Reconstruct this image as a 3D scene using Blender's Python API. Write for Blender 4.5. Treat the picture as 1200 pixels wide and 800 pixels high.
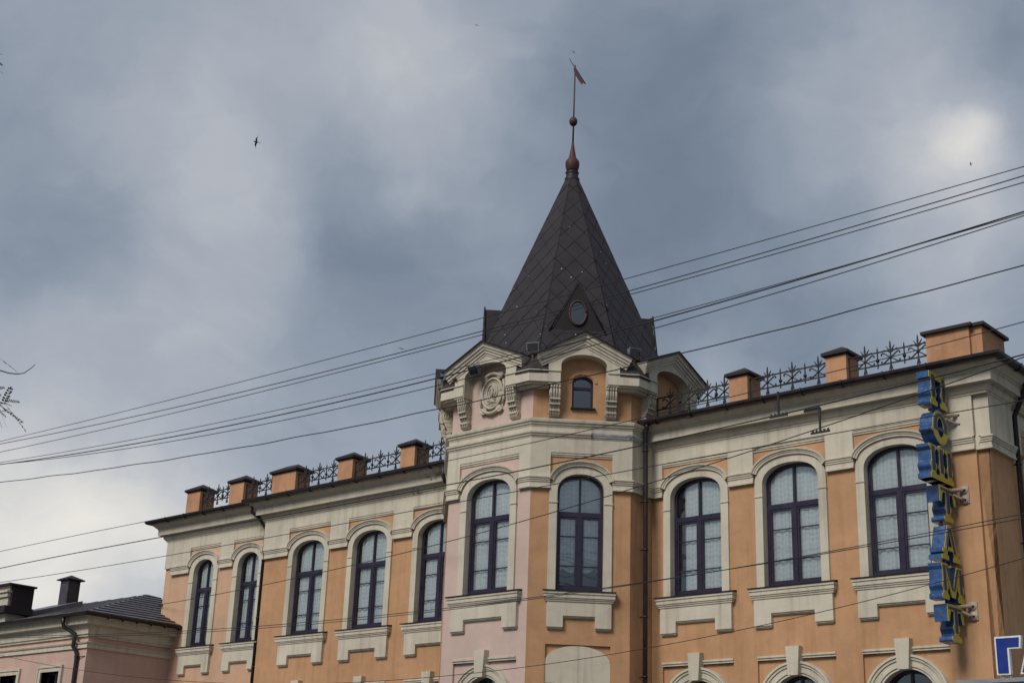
import bpy, bmesh, math, random
from mathutils import Matrix, Vector
from mathutils.geometry import tessellate_polygon
R = math.radians
random.seed(7)
for o in list(bpy.data.objects): bpy.data.objects.remove(o, do_unlink=True)
sc = bpy.context.scene
COL = sc.collection

# ------------------------------------------------------------------ camera
YAW, PITCH, ROLL = R(41.84), R(19.62), R(2.10)
cf = Vector((-math.sin(YAW)*math.cos(PITCH), math.cos(YAW)*math.cos(PITCH), math.sin(PITCH)))
cr = Vector((math.cos(YAW), math.sin(YAW), 0)); cu = cr.cross(cf)
cr2 = cr*math.cos(ROLL)+cu*math.sin(ROLL); cu2 = cu*math.cos(ROLL)-cr*math.sin(ROLL)
cam = bpy.data.cameras.new('camera'); camo = bpy.data.objects.new('camera', cam); COL.objects.link(camo)
CAM = Vector((0, -26, 1.65))
camo.matrix_world = Matrix(((cr2.x, cu2.x, -cf.x, CAM.x), (cr2.y, cu2.y, -cf.y, CAM.y), (cr2.z, cu2.z, -cf.z, CAM.z), (0, 0, 0, 1)))
cam.sensor_width = 36; cam.lens = 49.55; cam.clip_start = .1; cam.clip_end = 4000
sc.camera = camo

# ------------------------------------------------------------------ light
sc.view_settings.view_transform = 'Standard'; sc.view_settings.look = 'None'
sc.view_settings.exposure = 0.86; sc.view_settings.gamma = 1
SUN_AZ, SUN_EL = R(178), R(43)          # azimuth clockwise from +Y
sd = bpy.data.lights.new('sun', 'SUN'); sd.energy = 1.5; sd.angle = R(24); sd.color = (1, .965, .92)
so = bpy.data.objects.new('sun', sd); COL.objects.link(so); so.location = (-30, -40, 60)
sv = Vector((math.sin(SUN_AZ)*math.cos(SUN_EL), math.cos(SUN_AZ)*math.cos(SUN_EL), math.sin(SUN_EL)))
so.rotation_euler = (-sv).to_track_quat('-Z', 'Y').to_euler()

# ------------------------------------------------------------------ sky: high overcast with lighter and darker banks
wd = bpy.data.worlds.new('World'); sc.world = wd; wd.use_nodes = True
nt = wd.node_tree; nt.nodes.clear()
def N(tree, t, **kw):
    n = tree.nodes.new(t)
    for k, v in kw.items():
        if k.startswith('i_'):
            key = k[2:]; n.inputs[int(key) if key.isdigit() else key.replace('_', ' ')].default_value = v
        else: setattr(n, k, v)
    return n
def L(tree, a, b): tree.links.new(a, b)
def mth(tree, op, a, b=None, clamp=False):
    m = tree.nodes.new('ShaderNodeMath'); m.operation = op; m.use_clamp = clamp
    for i, x in enumerate((a, b)):
        if x is None: continue
        if isinstance(x, (int, float)): m.inputs[i].default_value = x
        else: tree.links.new(x, m.inputs[i])
    return m.outputs[0]
def vmt(tree, op, a, b=None):
    m = tree.nodes.new('ShaderNodeVectorMath'); m.operation = op
    for i, x in enumerate((a, b)):
        if x is None: continue
        if isinstance(x, tuple): m.inputs[i].default_value = x
        else: tree.links.new(x, m.inputs[i])
    return m
out = N(nt, 'ShaderNodeOutputWorld'); bg = N(nt, 'ShaderNodeBackground')
sky = N(nt, 'ShaderNodeTexSky'); sky.sky_type = 'NISHITA'; sky.sun_disc = False
sky.sun_elevation = SUN_EL; sky.sun_rotation = SUN_AZ
tc = N(nt, 'ShaderNodeTexCoord')
n0 = N(nt, 'ShaderNodeTexNoise', i_Scale=3.0, i_Detail=4.0, i_Roughness=.55); L(nt, tc.outputs['Generated'], n0.inputs['Vector'])
warp = vmt(nt, 'SCALE', vmt(nt, 'SUBTRACT', n0.outputs['Color'], (.5, .5, .5)).outputs[0]); warp.inputs['Scale'].default_value = .22
n0b = N(nt, 'ShaderNodeTexNoise', i_Scale=14.0, i_Detail=5.0, i_Roughness=.6); L(nt, tc.outputs['Generated'], n0b.inputs['Vector'])
warpb = vmt(nt, 'SCALE', vmt(nt, 'SUBTRACT', n0b.outputs['Color'], (.5, .5, .5)).outputs[0]); warpb.inputs['Scale'].default_value = .055
dirw = vmt(nt, 'ADD', vmt(nt, 'ADD', tc.outputs['Generated'], warp.outputs[0]).outputs[0], warpb.outputs[0]).outputs[0]
st = vmt(nt, 'MULTIPLY', dirw, (1, 1, 2.1)).outputs[0]
n1 = N(nt, 'ShaderNodeTexNoise', i_Scale=2.6, i_Detail=6.0, i_Roughness=.52); L(nt, st, n1.inputs['Vector'])
n2 = N(nt, 'ShaderNodeTexNoise', i_Scale=9.0, i_Detail=7.0, i_Roughness=.58); L(nt, st, n2.inputs['Vector'])
v = mth(nt, 'ADD', mth(nt, 'MULTIPLY', n1.outputs['Fac'], .42), mth(nt, 'MULTIPLY', n2.outputs['Fac'], .20))
v = mth(nt, 'ADD', v, .185)
# broad banks of the overcast, by compass direction (unit vectors), width, strength
BANKS = [((-.764, .480, .432), .0062, .11), ((-.732, .537, .419), .0030, .12), ((-.648, .563, .513), .0082, .10), ((-.620, .612, .491), .0053, .06),
         ((-.760, .428, .489), .0044, -.02), ((-.703, .547, .454), .0023, -.10), ((-.670, .608, .426), .0030, -.08), ((-.824, .437, .360), .0065, -.08),
         ((-.831, .463, .308), .0018, .07), ((-.853, .492, .171), .018, .34), ((-.821, .533, .204), .0053, .12), ((-.775, .537, .334), .0030, .10),
         ((-.651, .651, .390), .0044, -.06), ((-.784, .570, .248), .0044, -.08), ((-.832, .490, .261), .0018, -.05), ((-.518, .745, .421), .0130, -.17),
         ((-.450, .811, .374), .0062, -.10), ((-.394, .788, .473), .0062, .16), ((-.327, .826, .460), .0009, .18), ((-.351, .834, .426), .0044, .08),
         ((-.507, .790, .346), .0018, .14), ((-.350, .862, .367), .0044, .06), ((-.549, .655, .520), .0053, -.03), ((-.300, .811, .502), .0030, -.05), ((-.454, .725, .518), .0044, -.04)]
for d, w, a in BANKS:
    dv = Vector(d).normalized()
    ds = vmt(nt, 'SUBTRACT', dirw, tuple(dv)).outputs[0]
    dt = vmt(nt, 'DOT_PRODUCT', ds, ds).outputs['Value']
    e = mth(nt, 'EXPONENT', mth(nt, 'MULTIPLY', dt, -1.0/w))
    v = mth(nt, 'ADD', v, mth(nt, 'MULTIPLY', e, a*1.25))
cr_ = N(nt, 'ShaderNodeValToRGB'); el = cr_.color_ramp.elements
el[0].position = .20; el[0].color = (.060, .079, .107, 1)
el[1].position = .95; el[1].color = (.42, .405, .375, 1)
for p, c in ((.36, (.092, .115, .148, 1)), (.50, (.140, .163, .198, 1)), (.64, (.205, .221, .250, 1)), (.78, (.285, .290, .300, 1))):
    q = el.new(p); q.color = c
L(nt, v, cr_.inputs['Fac'])
skd = vmt(nt, 'SCALE', sky.outputs[0]); skd.inputs['Scale'].default_value = .05
mixw = N(nt, 'ShaderNodeMixRGB', i_Fac=.94); L(nt, skd.outputs[0], mixw.inputs[1]); L(nt, cr_.outputs[0], mixw.inputs[2])
L(nt, mixw.outputs[0], bg.inputs['Color']); bg.inputs['Strength'].default_value = 1.1
L(nt, bg.outputs[0], out.inputs['Surface'])

# ------------------------------------------------------------------ materials
def base_mat(name):
    m = bpy.data.materials.new(name); m.use_nodes = True; t = m.node_tree
    return m, t, t.nodes['Principled BSDF']
def ramp(t, src, stops):
    r = t.nodes.new('ShaderNodeValToRGB'); e = r.color_ramp.elements
    e[0].position, e[0].color = stops[0][0], (*stops[0][1], 1); e[1].position, e[1].color = stops[-1][0], (*stops[-1][1], 1)
    for p, c in stops[1:-1]:
        q = e.new(p); q.color = (*c, 1)
    L(t, src, r.inputs['Fac']); return r.outputs['Color']
def plaster(name, col, rough=.9, mottle=.12, dirt=.25, peel=0.0, peelcol=(.30, .29, .27), bump=.35, pscale=1.7):
    m, t, b = base_mat(name)
    g = N(t, 'ShaderNodeNewGeometry'); pos = g.outputs['Position']
    big = N(t, 'ShaderNodeTexNoise', i_Scale=.55, i_Detail=4.0, i_Roughness=.6); L(t, pos, big.inputs['Vector'])
    mid = N(t, 'ShaderNodeTexNoise', i_Scale=3.5, i_Detail=5.0, i_Roughness=.65); L(t, pos, mid.inputs['Vector'])
    fine = N(t, 'ShaderNodeTexNoise', i_Scale=38.0, i_Detail=3.0); L(t, pos, fine.inputs['Vector'])
    s1 = mth(t, 'ADD', mth(t, 'MULTIPLY', big.outputs['Fac'], .6), mth(t, 'MULTIPLY', mid.outputs['Fac'], .4))
    lo = tuple(c*(1-mottle*1.6) for c in col); hi = tuple(min(1, c*(1+mottle)) for c in col)
    c0 = ramp(t, s1, [(.30, lo), (.70, hi)])
    # rain streaks: noise stretched down the wall
    stv = vmt(t, 'MULTIPLY', pos, (5.5, 5.5, .28)).outputs[0]
    stn = N(t, 'ShaderNodeTexNoise', i_Scale=1.0, i_Detail=4.0, i_Roughness=.6); L(t, stv, stn.inputs['Vector'])
    sf = N(t, 'ShaderNodeMapRange', i_1=.50, i_2=.78, i_3=0.0, i_4=dirt); L(t, stn.outputs['Fac'], sf.inputs[0])
    mx = N(t, 'ShaderNodeMixRGB', blend_type='MULTIPLY'); L(t, sf.outputs[0], mx.inputs[0]); L(t, c0, mx.inputs[1]); mx.inputs[2].default_value = (.42, .395, .37, 1)
    colout = mx.outputs[0]
    # small scars and patches
    pn = N(t, 'ShaderNodeTexNoise', i_Scale=pscale, i_Detail=7.0, i_Roughness=.72); L(t, pos, pn.inputs['Vector'])
    pf = N(t, 'ShaderNodeMapRange', i_1=.735-peel, i_2=.755-peel, i_3=0.0, i_4=.75); L(t, pn.outputs['Fac'], pf.inputs[0])
    m2 = N(t, 'ShaderNodeMixRGB'); L(t, pf.outputs[0], m2.inputs[0]); L(t, colout, m2.inputs[1]); m2.inputs[2].default_value = (*peelcol, 1)
    L(t, m2.outputs[0], b.inputs['Base Color']); b.inputs['Roughness'].default_value = rough; b.inputs['Specular IOR Level'].default_value = .25
    h = mth(t, 'ADD', mth(t, 'MULTIPLY', fine.outputs['Fac'], .35), mth(t, 'ADD', mid.outputs['Fac'], mth(t, 'MULTIPLY', pf.outputs[0], -.6)))
    bp = N(t, 'ShaderNodeBump', i_Strength=bump, i_Distance=.02); L(t, h, bp.inputs['Height']); L(t, bp.outputs[0], b.inputs['Normal'])
    return m
def metal(name, col, rough=.5, mottle=.2, metallic=.0, spec=.4, rust=0.0, bump=.15, scale=4.0):
    m, t, b = base_mat(name)
    g = N(t, 'ShaderNodeNewGeometry'); pos = g.outputs['Position']
    n = N(t, 'ShaderNodeTexNoise', i_Scale=scale, i_Detail=6.0, i_Roughness=.65); L(t, pos, n.inputs['Vector'])
    c = ramp(t, n.outputs['Fac'], [(.3, tuple(x*(1-mottle) for x in col)), (.7, tuple(x*(1+mottle) for x in col))])
    if rust:
        rn = N(t, 'ShaderNodeTexNoise', i_Scale=7.0, i_Detail=8.0, i_Roughness=.7); L(t, pos, rn.inputs['Vector'])
        rf = N(t, 'ShaderNodeMapRange', i_1=.62-rust*.2, i_2=.72-rust*.2, i_3=0.0, i_4=.8); L(t, rn.outputs['Fac'], rf.inputs[0])
        mx = N(t, 'ShaderNodeMixRGB'); L(t, rf.outputs[0], mx.inputs[0]); L(t, c, mx.inputs[1]); mx.inputs[2].default_value = (.10, .04, .025, 1); c = mx.outputs[0]
    L(t, c, b.inputs['Base Color'])
    rr = N(t, 'ShaderNodeMapRange', i_1=.3, i_2=.7, i_3=max(.05, rough-.12), i_4=min(1, rough+.15)); L(t, n.outputs['Fac'], rr.inputs[0]); L(t, rr.outputs[0], b.inputs['Roughness'])
    b.inputs['Metallic'].default_value = metallic; b.inputs['Specular IOR Level'].default_value = spec
    bp = N(t, 'ShaderNodeBump', i_Strength=bump, i_Distance=.01); L(t, n.outputs['Fac'], bp.inputs['Height']); L(t, bp.outputs[0], b.inputs['Normal'])
    return m
MT = {}
MT['orange'] = plaster('orange_plaster', (.475, .268, .140), mottle=.15, dirt=.36, peel=.035, peelcol=(.38, .31, .275), pscale=2.1)
MT['peach'] = plaster('peach_plaster', (.55, .345, .225), mottle=.10, dirt=.2, peelcol=(.36, .27, .22))
MT['pink'] = plaster('pink_plaster', (.545, .405, .345), mottle=.08, dirt=.15, peelcol=(.42, .34, .31))
MT['rose'] = plaster('rose_plaster', (.54, .37, .30), mottle=.10, dirt=.2, peelcol=(.33, .27, .24))
MT['cream'] = plaster('cream_plaster', (.55, .495, .39), mottle=.12, dirt=.55, peel=.03, peelcol=(.26, .25, .23), pscale=2.6)
MT['cream_worn'] = plaster('worn_cream_plaster', (.56, .51, .41), mottle=.12, dirt=.5, peel=.16, peelcol=(.16, .155, .145), pscale=5.0)
MT['bare'] = plaster('bare_grey_render', (.47, .46, .44), mottle=.35, dirt=.3, peel=.16, peelcol=(.12, .118, .11), pscale=4.0, bump=1.0)
MT['stone'] = plaster('ornament_plaster', (.50, .445, .35), mottle=.22, dirt=.5, peel=.02, peelcol=(.16, .15, .13), bump=.6)
MT['block'] = plaster('parapet_plaster', (.50, .265, .145), mottle=.2, dirt=.35, peel=.05, peelcol=(.40, .31, .26))
MT['roof'] = metal('brown_sheet_metal', (.024, .0175, .019), rough=.55, mottle=.3, spec=.3, rust=.05, bump=.1)
def specks(m, sc_=3.2, thr=.05):
    t = m.node_tree; b = t.nodes['Principled BSDF']; src = b.inputs['Base Color'].links[0].from_socket
    g = N(t, 'ShaderNodeNewGeometry'); vo = N(t, 'ShaderNodeTexVoronoi', i_Scale=sc_); L(t, g.outputs['Position'], vo.inputs['Vector'])
    f = mth(t, 'LESS_THAN', vo.outputs['Distance'], thr); mx = N(t, 'ShaderNodeMixRGB'); L(t, f, mx.inputs[0]); L(t, src, mx.inputs[1]); mx.inputs[2].default_value = (.45, .45, .43, 1)
    L(t, mx.outputs[0], b.inputs['Base Color']); return m
MT['tower_roof'] = metal('tower_sheet_metal', (.0235, .018, .0215), rough=.55, mottle=.25, spec=.28, bump=.12, scale=2.5)
specks(MT['tower_roof'])
MT['dormer'] = metal('dormer_sheet_metal', (.011, .0075, .007), rough=.7, mottle=.3, spec=.4)
MT['low_roof'] = metal('low_roof_sheet', (.052, .043, .046), rough=.33, mottle=.3, spec=.5)
MT['grey_roof'] = metal('grey_zinc_sheet', (.13, .125, .135), rough=.4, mottle=.2)
MT['flash'] = metal('dark_flashing', (.016, .013, .017), rough=.7, mottle=.4, spec=.2, rust=.1)
MT['grime'] = metal('soot_stained_flashing', (.03, .028, .025), rough=.85, mottle=.6, rust=.3, bump=.5)
MT['gutter'] = metal('gutter_metal', (.017, .012, .013), rough=.4, mottle=.3)
MT['pipe'] = metal('downpipe_metal', (.020, .014, .015), rough=.4, mottle=.3)
MT['iron'] = metal('wrought_iron', (.018, .017, .018), rough=.6, mottle=.4, rust=.1)
MT['rust'] = metal('rusty_red_metal', (.055, .018, .014), rough=.6, mottle=.4, rust=.3, bump=.3)
MT['lampmetal'] = metal('floodlight_metal', (.20, .22, .25), rough=.4, mottle=.3, metallic=.3)
MT['wire'] = metal('wire_rubber', (.014, .013, .016), rough=.5, mottle=.1)
MT['frame'] = metal('plum_window_paint', (.021, .015, .033), rough=.32, mottle=.15, spec=.5)
MT['blue'] = metal('blue_sign_enamel', (.027, .075, .19), rough=.2, mottle=.4, spec=.8, bump=.25, scale=9)
MT['blueface'] = metal('blue_letter_face', (.013, .032, .105), rough=.45, mottle=.2)
MT['yellow'] = metal('yellow_letter_outline', (.42, .34, .028), rough=.45, mottle=.15)
MT['bracket'] = metal('cream_painted_bracket', (.36, .29, .235), rough=.6, mottle=.2, rust=.05)
MT['white'] = metal('white_letter_paint', (.72, .72, .70), rough=.4, mottle=.05)
MT['royal'] = metal('royal_blue_letter_face', (.008, .030, .21), rough=.35, mottle=.06)
MT['grey'] = metal('grey_fascia_metal', (.24, .25, .26), rough=.45, mottle=.12)
MT['bird'] = metal('dark_feather', (.025, .025, .025), rough=.8, mottle=.2)
MT['bark'] = plaster('bark', (.09, .07, .05), mottle=.4, bump=1.0)
MT['wood_pole'] = plaster('pole_wood', (.10, .08, .06), mottle=.3, bump=.8)
MT['asphalt'] = plaster('asphalt', (.05, .05, .052), mottle=.2, bump=.5)
MT['paving'] = plaster('paving', (.14, .135, .125), mottle=.15, bump=.4)
MT['soil'] = plaster('ground_earth', (.11, .105, .09), mottle=.2, bump=.5)
MT['kerb'] = plaster('kerb_stone', (.26, .25, .24), mottle=.15)
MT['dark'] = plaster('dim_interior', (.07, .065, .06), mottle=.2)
MT['beam'] = plaster('back_wall_masonry', (.30, .16, .08))  # plain darker orange-brown of the rear wall
def glass(name, tint, refl):
    m = bpy.data.materials.new(name); m.use_nodes = True; t = m.node_tree; t.nodes.clear()
    o = N(t, 'ShaderNodeOutputMaterial'); mix = N(t, 'ShaderNodeMixShader'); tr = N(t, 'ShaderNodeBsdfTransparent'); gl = N(t, 'ShaderNodeBsdfGlossy')
    tr.inputs[0].default_value = (*tint, 1); gl.inputs['Roughness'].default_value = .015; gl.inputs['Color'].default_value = (.93, .97, 1, 1)
    fr = N(t, 'ShaderNodeFresnel', i_IOR=1.5)
    g = N(t, 'ShaderNodeNewGeometry'); n = N(t, 'ShaderNodeTexNoise', i_Scale=1.4, i_Detail=1.0); L(t, g.outputs['Position'], n.inputs['Vector'])
    bp = N(t, 'ShaderNodeBump', i_Strength=.06, i_Distance=.05); L(t, n.outputs['Fac'], bp.inputs['Height']); L(t, bp.outputs[0], gl.inputs['Normal'])
    L(t, mth(t, 'ADD', mth(t, 'MULTIPLY', fr.outputs[0], 1.5), refl, True), mix.inputs[0]); L(t, tr.outputs[0], mix.inputs[1]); L(t, gl.outputs[0], mix.inputs[2]); L(t, mix.outputs[0], o.inputs[0])
    return m
MT['glass'] = glass('window_glass', (.96, .99, 1.0), .10)
MT['darkglass'] = glass('dark_window_glass', (.25, .27, .28), .10)
def curtain_mat():
    m, t, b = base_mat('net_curtain')
    g = N(t, 'ShaderNodeTexCoord'); pos = g.outputs['Object']
    w1 = N(t, 'ShaderNodeTexWave', wave_type='BANDS', bands_direction='X', i_Scale=3.4, i_Distortion=.4, i_Detail=1.0); L(t, pos, w1.inputs['Vector'])
    # swag rows: arcs sagging between the gathers
    sp = N(t, 'ShaderNodeSeparateXYZ'); L(t, pos, sp.inputs[0])
    arc = mth(t, 'ABSOLUTE', mth(t, 'SINE', mth(t, 'MULTIPLY', sp.outputs[0], 13.0)))
    ph = mth(t, 'ADD', mth(t, 'MULTIPLY', sp.outputs[2], 55.0), mth(t, 'MULTIPLY', arc, 2.6))
    sw = mth(t, 'ADD', mth(t, 'MULTIPLY', mth(t, 'SINE', ph), .5), .5)
    n = N(t, 'ShaderNodeTexNoise', i_Scale=5.0, i_Detail=3.0); L(t, pos, n.inputs['Vector'])
    f = mth(t, 'ADD', mth(t, 'MULTIPLY', sw, .22), mth(t, 'ADD', mth(t, 'MULTIPLY', w1.outputs['Fac'], .3), mth(t, 'MULTIPLY', n.outputs['Fac'], .35)))
    c = ramp(t, f, [(.2, (.66, .69, .665)), (.8, (.91, .92, .87))]); L(t, c, b.inputs['Base Color']); b.inputs['Roughness'].default_value = .95; b.inputs['Specular IOR Level'].default_value = .1
    bp = N(t, 'ShaderNodeBump', i_Strength=.6, i_Distance=.03); L(t, f, bp.inputs['Height']); L(t, bp.outputs[0], b.inputs['Normal'])
    return m
MT['curtain'] = curtain_mat()
def leaf_mat():
    m, t, b = base_mat('locust_leaf')
    g = N(t, 'ShaderNodeNewGeometry'); n = N(t, 'ShaderNodeTexNoise', i_Scale=9.0); L(t, g.outputs['Position'], n.inputs['Vector'])
    c = ramp(t, n.outputs['Fac'], [(.3, (.018, .045, .014)), (.7, (.05, .095, .03))]); L(t, c, b.inputs['Base Color']); b.inputs['Roughness'].default_value = .55
    return m
MT['leaf'] = leaf_mat()

# ------------------------------------------------------------------ mesh helpers
class MB:
    def __init__(s): s.v = []; s.f = []; s.sm = []
    def add(s, vs, fs, smooth=False):
        k = len(s.v); s.v += [tuple(x) for x in vs]; s.f += [tuple(i+k for i in f) for f in fs]; s.sm += [smooth]*len(fs); return s
    def box(s, x0, x1, y0, y1, z0, z1):
        return s.add([(x0,y0,z0),(x1,y0,z0),(x1,y1,z0),(x0,y1,z0),(x0,y0,z1),(x1,y0,z1),(x1,y1,z1),(x0,y1,z1)],
                     [(0,3,2,1),(4,5,6,7),(0,1,5,4),(1,2,6,5),(2,3,7,6),(3,0,4,7)])
    def prism(s, poly, e0, e1, mp, holes=()):
        """poly in 2D, extruded from e0 to e1, mp(a,b,e) -> xyz"""
        loops = [list(poly)]+[list(h) for h in holes]
        flat = [p for l in loops for p in l]; n = len(flat)
        tris = tessellate_polygon([[Vector((a, b, 0)) for a, b in l] for l in loops])
        vs = [mp(a, b, e0) for a, b in flat]+[mp(a, b, e1) for a, b in flat]
        fs = [tuple(t) for t in tris]+[tuple(i+n for i in reversed(t)) for t in tris]
        k = 0
        for l in loops:
            m = len(l)
            for i in range(m): j = (i+1) % m; fs.append((k+i, k+j, n+k+j, n+k+i))
            k += m
        return s.add(vs, fs)
    def plate(s, poly, y0, y1, holes=()): return s.prism(poly, y0, y1, lambda a, b, e: (a, e, b), holes)
    def slab(s, poly, z0, z1): return s.prism(poly, z0, z1, lambda a, b, e: (a, b, e))
    def sweep(s, path, prof, mp, closed=False, smooth=False):
        """path 2D, prof (d along left normal, e), mp(x,y,e) -> xyz"""
        n = len(path); rings = []
        for i, p in enumerate(path):
            p = Vector(p)
            a = Vector(path[i-1]) if (i > 0 or closed) else None
            c = Vector(path[(i+1) % n]) if (i < n-1 or closed) else None
            d1 = (p-a).normalized() if a is not None else (c-p).normalized()
            d2 = (c-p).normalized() if c is not None else d1
            n1 = Vector((-d1.y, d1.x)); n2 = Vector((-d2.y, d2.x)); m = n1+n2
            m = m/max(.3, m.dot(n1)) if m.length > 1e-6 else n1
            rings.append([mp(p.x+m.x*d, p.y+m.y*d, e) for d, e in prof])
        k = len(prof); vs = [x for r in rings for x in r]; fs = []
        for i in range(n if closed else n-1):
            j = (i+1) % n
            for a in range(k): b = (a+1) % k; fs.append((i*k+a, i*k+b, j*k+b, j*k+a))
        if not closed: fs += [tuple(range(k)), tuple((n-1)*k+a for a in reversed(range(k)))]
        return s.add(vs, fs, smooth)
    def tube(s, pts, r, n=8, smooth=True, taper=None):
        pts = [Vector(p) for p in pts]; vs = []; fs = []; up = Vector((0, 0, 1)); prev = None
        for i, p in enumerate(pts):
            d = (pts[min(i+1, len(pts)-1)]-pts[max(i-1, 0)]).normalized()
            ref = prev if prev is not None else (Vector((1, 0, 0)) if abs(d.z) > .9 else up)
            a = (ref-d*ref.dot(d)); a = a.normalized() if a.length > 1e-6 else d.orthogonal().normalized(); prev = a; b = d.cross(a)
            rr = r if taper is None else r+(taper-r)*i/(len(pts)-1)
            for k in range(n): t = 2*math.pi*k/n; vs.append(p+a*math.cos(t)*rr+b*math.sin(t)*rr)
        for i in range(len(pts)-1):
            for k in range(n): j = (k+1) % n; fs.append((i*n+k, i*n+j, (i+1)*n+j, (i+1)*n+k))
        fs += [tuple(reversed(range(n))), tuple((len(pts)-1)*n+k for k in range(n))]
        return s.add(vs, fs, smooth)
    def pane(s, poly, y):
        ar = sum(poly[i][0]*poly[(i+1) % len(poly)][1]-poly[(i+1) % len(poly)][0]*poly[i][1] for i in range(len(poly)))
        p = poly if ar > 0 else list(reversed(poly))          # counter-clockwise seen from outside
        return s.add([(a, y, b) for a, b in p], [tuple(range(len(p)))])
    def lathe(s, prof, c=(0, 0, 0), n=16, sx=1, sy=1):
        vs = []; fs = []; c = Vector(c)
        for r, z in prof:
            for k in range(n): t = 2*math.pi*k/n; vs.append(c+Vector((r*math.cos(t)*sx, r*math.sin(t)*sy, z)))
        for i in range(len(prof)-1):
            for k in range(n): j = (k+1) % n; fs.append((i*n+k, i*n+j, (i+1)*n+j, (i+1)*n+k))
        fs += [tuple(reversed(range(n))), tuple((len(prof)-1)*n+k for k in range(n))]
        return s.add(vs, fs, True)
    def mesh(s, name, mat, recalc=True):
        me = bpy.data.meshes.new(name); me.from_pydata(s.v, [], s.f); me.materials.append(MT[mat])
        me.polygons.foreach_set('use_smooth', s.sm)
        if recalc and mat not in ('glass', 'darkglass'):
            bm = bmesh.new(); bm.from_mesh(me); bmesh.ops.recalc_face_normals(bm, faces=bm.faces); bm.to_mesh(me); bm.free()
        me.update(); return me
WM = {}
I4 = Matrix.Identity(4)
def link(name, data, parent=None, M=None):
    o = bpy.data.objects.new(name, data); COL.objects.link(o); M = M if M is not None else I4
    WM[o] = M.copy()
    if parent is not None:
        o.parent = parent; o.matrix_parent_inverse = WM[parent].inverted()
    o.matrix_basis = M
    return o
def obj(name, mb, mat, parent=None, M=None):
    return link(name, mb if isinstance(mb, bpy.types.Mesh) else mb.mesh(name, mat), parent, M)
def tag(o, label=None, cat=None, group=None, kind=None):
    if label: o['label'] = label
    if cat: o['category'] = cat
    if group: o['group'] = group
    if kind: o['kind'] = kind
    return o
def thing(name, label, cat, loc=(0, 0, 0), group=None): return tag(link(name, None, None, Matrix.Translation(loc)), label, cat, group)
def T(x, y, z=0, rz=0): return Matrix.Translation((x, y, z)) @ Matrix.Rotation(R(rz), 4, 'Z')
def arch(w, zs, zt, n=18, p=2.25):
    """left to right over the top"""
    out = []
    for i in range(n+1):
        t = math.pi*(1-i/n); c, s_ = math.cos(t), math.sin(t)
        out.append((w*math.copysign(abs(c)**(2/p), c), zs+(zt-zs)*max(0, s_)**(2/p)))
    return out
def shift(poly, u): return [(a+u, b) for a, b in poly]

# ------------------------------------------------------------------ ground
g = MB().box(-600, 600, -600, 600, -.6, -.16); tag(obj('ground', g, 'soil'), kind='structure')
g = MB().box(-500, 500, -20, -5, -.5, -.12); tag(obj('road', g, 'asphalt'), kind='structure')
g = MB().box(-500, 500, -4.8, 40, -.5, 0).box(-500, 500, -60, -20.2, -.5, 0); tag(obj('pavement', g, 'paving'), kind='structure')
for y0 in (-5, -20.2): tag(obj('kerb', MB().box(-500, 500, y0, y0+.2, -.5, .01), 'kerb'), kind='structure')

# ================================================================== the building with the corner tower
B = thing('two_storey_building', 'orange and cream plastered two-storey building with octagonal spired tower', 'building', (-21.6, 0, 0))
ZS, ZT, ZB = 9.20, 9.62, 7.0       # upper windows: spring, crown, bottom
CACHE = {}
def window_meshes(hw, zb, zs, zt, ztr, dark, p):
    key = (hw, zb, zs, zt, ztr, dark, p)
    if key in CACHE: return CACHE[key]
    fr = .065; y0, y1 = .13, .20
    A = arch(hw+.01, zs, zt+.01, p=p)
    outer = [(-hw-.01, zb)]+A+[(hw+.01, zb)]
    Ai = arch(hw-fr, zs, zt-fr, p=p)
    ul = [(-hw+fr, ztr+.055)]+[q for q in Ai if q[0] < -.03]+[(-.022, zt-fr-.004), (-.022, ztr+.055)]
    ur = [(-a, b) for a, b in reversed(ul)]
    ll = [(-hw+fr, zb+.075), (-hw+fr, ztr-.055), (-.05, ztr-.055), (-.05, zb+.075)]
    lr = [(-a, b) for a, b in reversed(ll)]
    fm = MB().plate(outer, y0, y1, [ul, ur, ll, lr])
    panes = []; sash = []; bars = []
    for h in (ul, ur): panes.append(h)
    H = ztr-.055-(zb+.075)
    for sgn, h in ((-1, ll), (1, lr)):
        xs = sorted({a for a, b in h}); x0, x1 = xs[0], xs[-1]; z0, z1 = zb+.075, ztr-.055; s_ = .042
        inner = [(x0+s_, z0+s_), (x0+s_, z1-s_), (x1-s_, z1-s_), (x1-s_, z0+s_)]
        sash.append(MB().plate([(x0-.005, z0-.005), (x0-.005, z1+.005), (x1+.005, z1+.005), (x1+.005, z0-.005)], y0+.015, y1-.01, [inner]))
        b1, b2 = z0+.30*H, z0+.72*H
        bars += [MB().box(x0+s_-.004, x1-s_+.004, y0+.025, y1-.02, q_-.012, q_+.012) for q_ in (b1, b2)]
        for a, b in ((z0+s_, b1-.01), (b1+.01, b2-.01), (b2+.01, z1-s_)):
            panes.append([(x0+s_, a), (x0+s_, b), (x1-s_, b), (x1-s_, a)])
    pm = []
    for pl in panes:
        cx = sum(a for a, b in pl)/len(pl); cz = sum(b for a, b in pl)/len(pl)
        q = MB().pane([(a-cx, b-cz) for a, b in pl], 0)
        pm.append(((cx, y0+.045, cz), q.mesh('pane', 'darkglass' if dark else 'glass')))
    gm = 'frame'
    CACHE[key] = (fm.mesh('frame', gm), [x.mesh('sash', gm) for x in sash], [x.mesh('glazing_bar', gm) for x in bars], pm)
    return CACHE[key]
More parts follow.
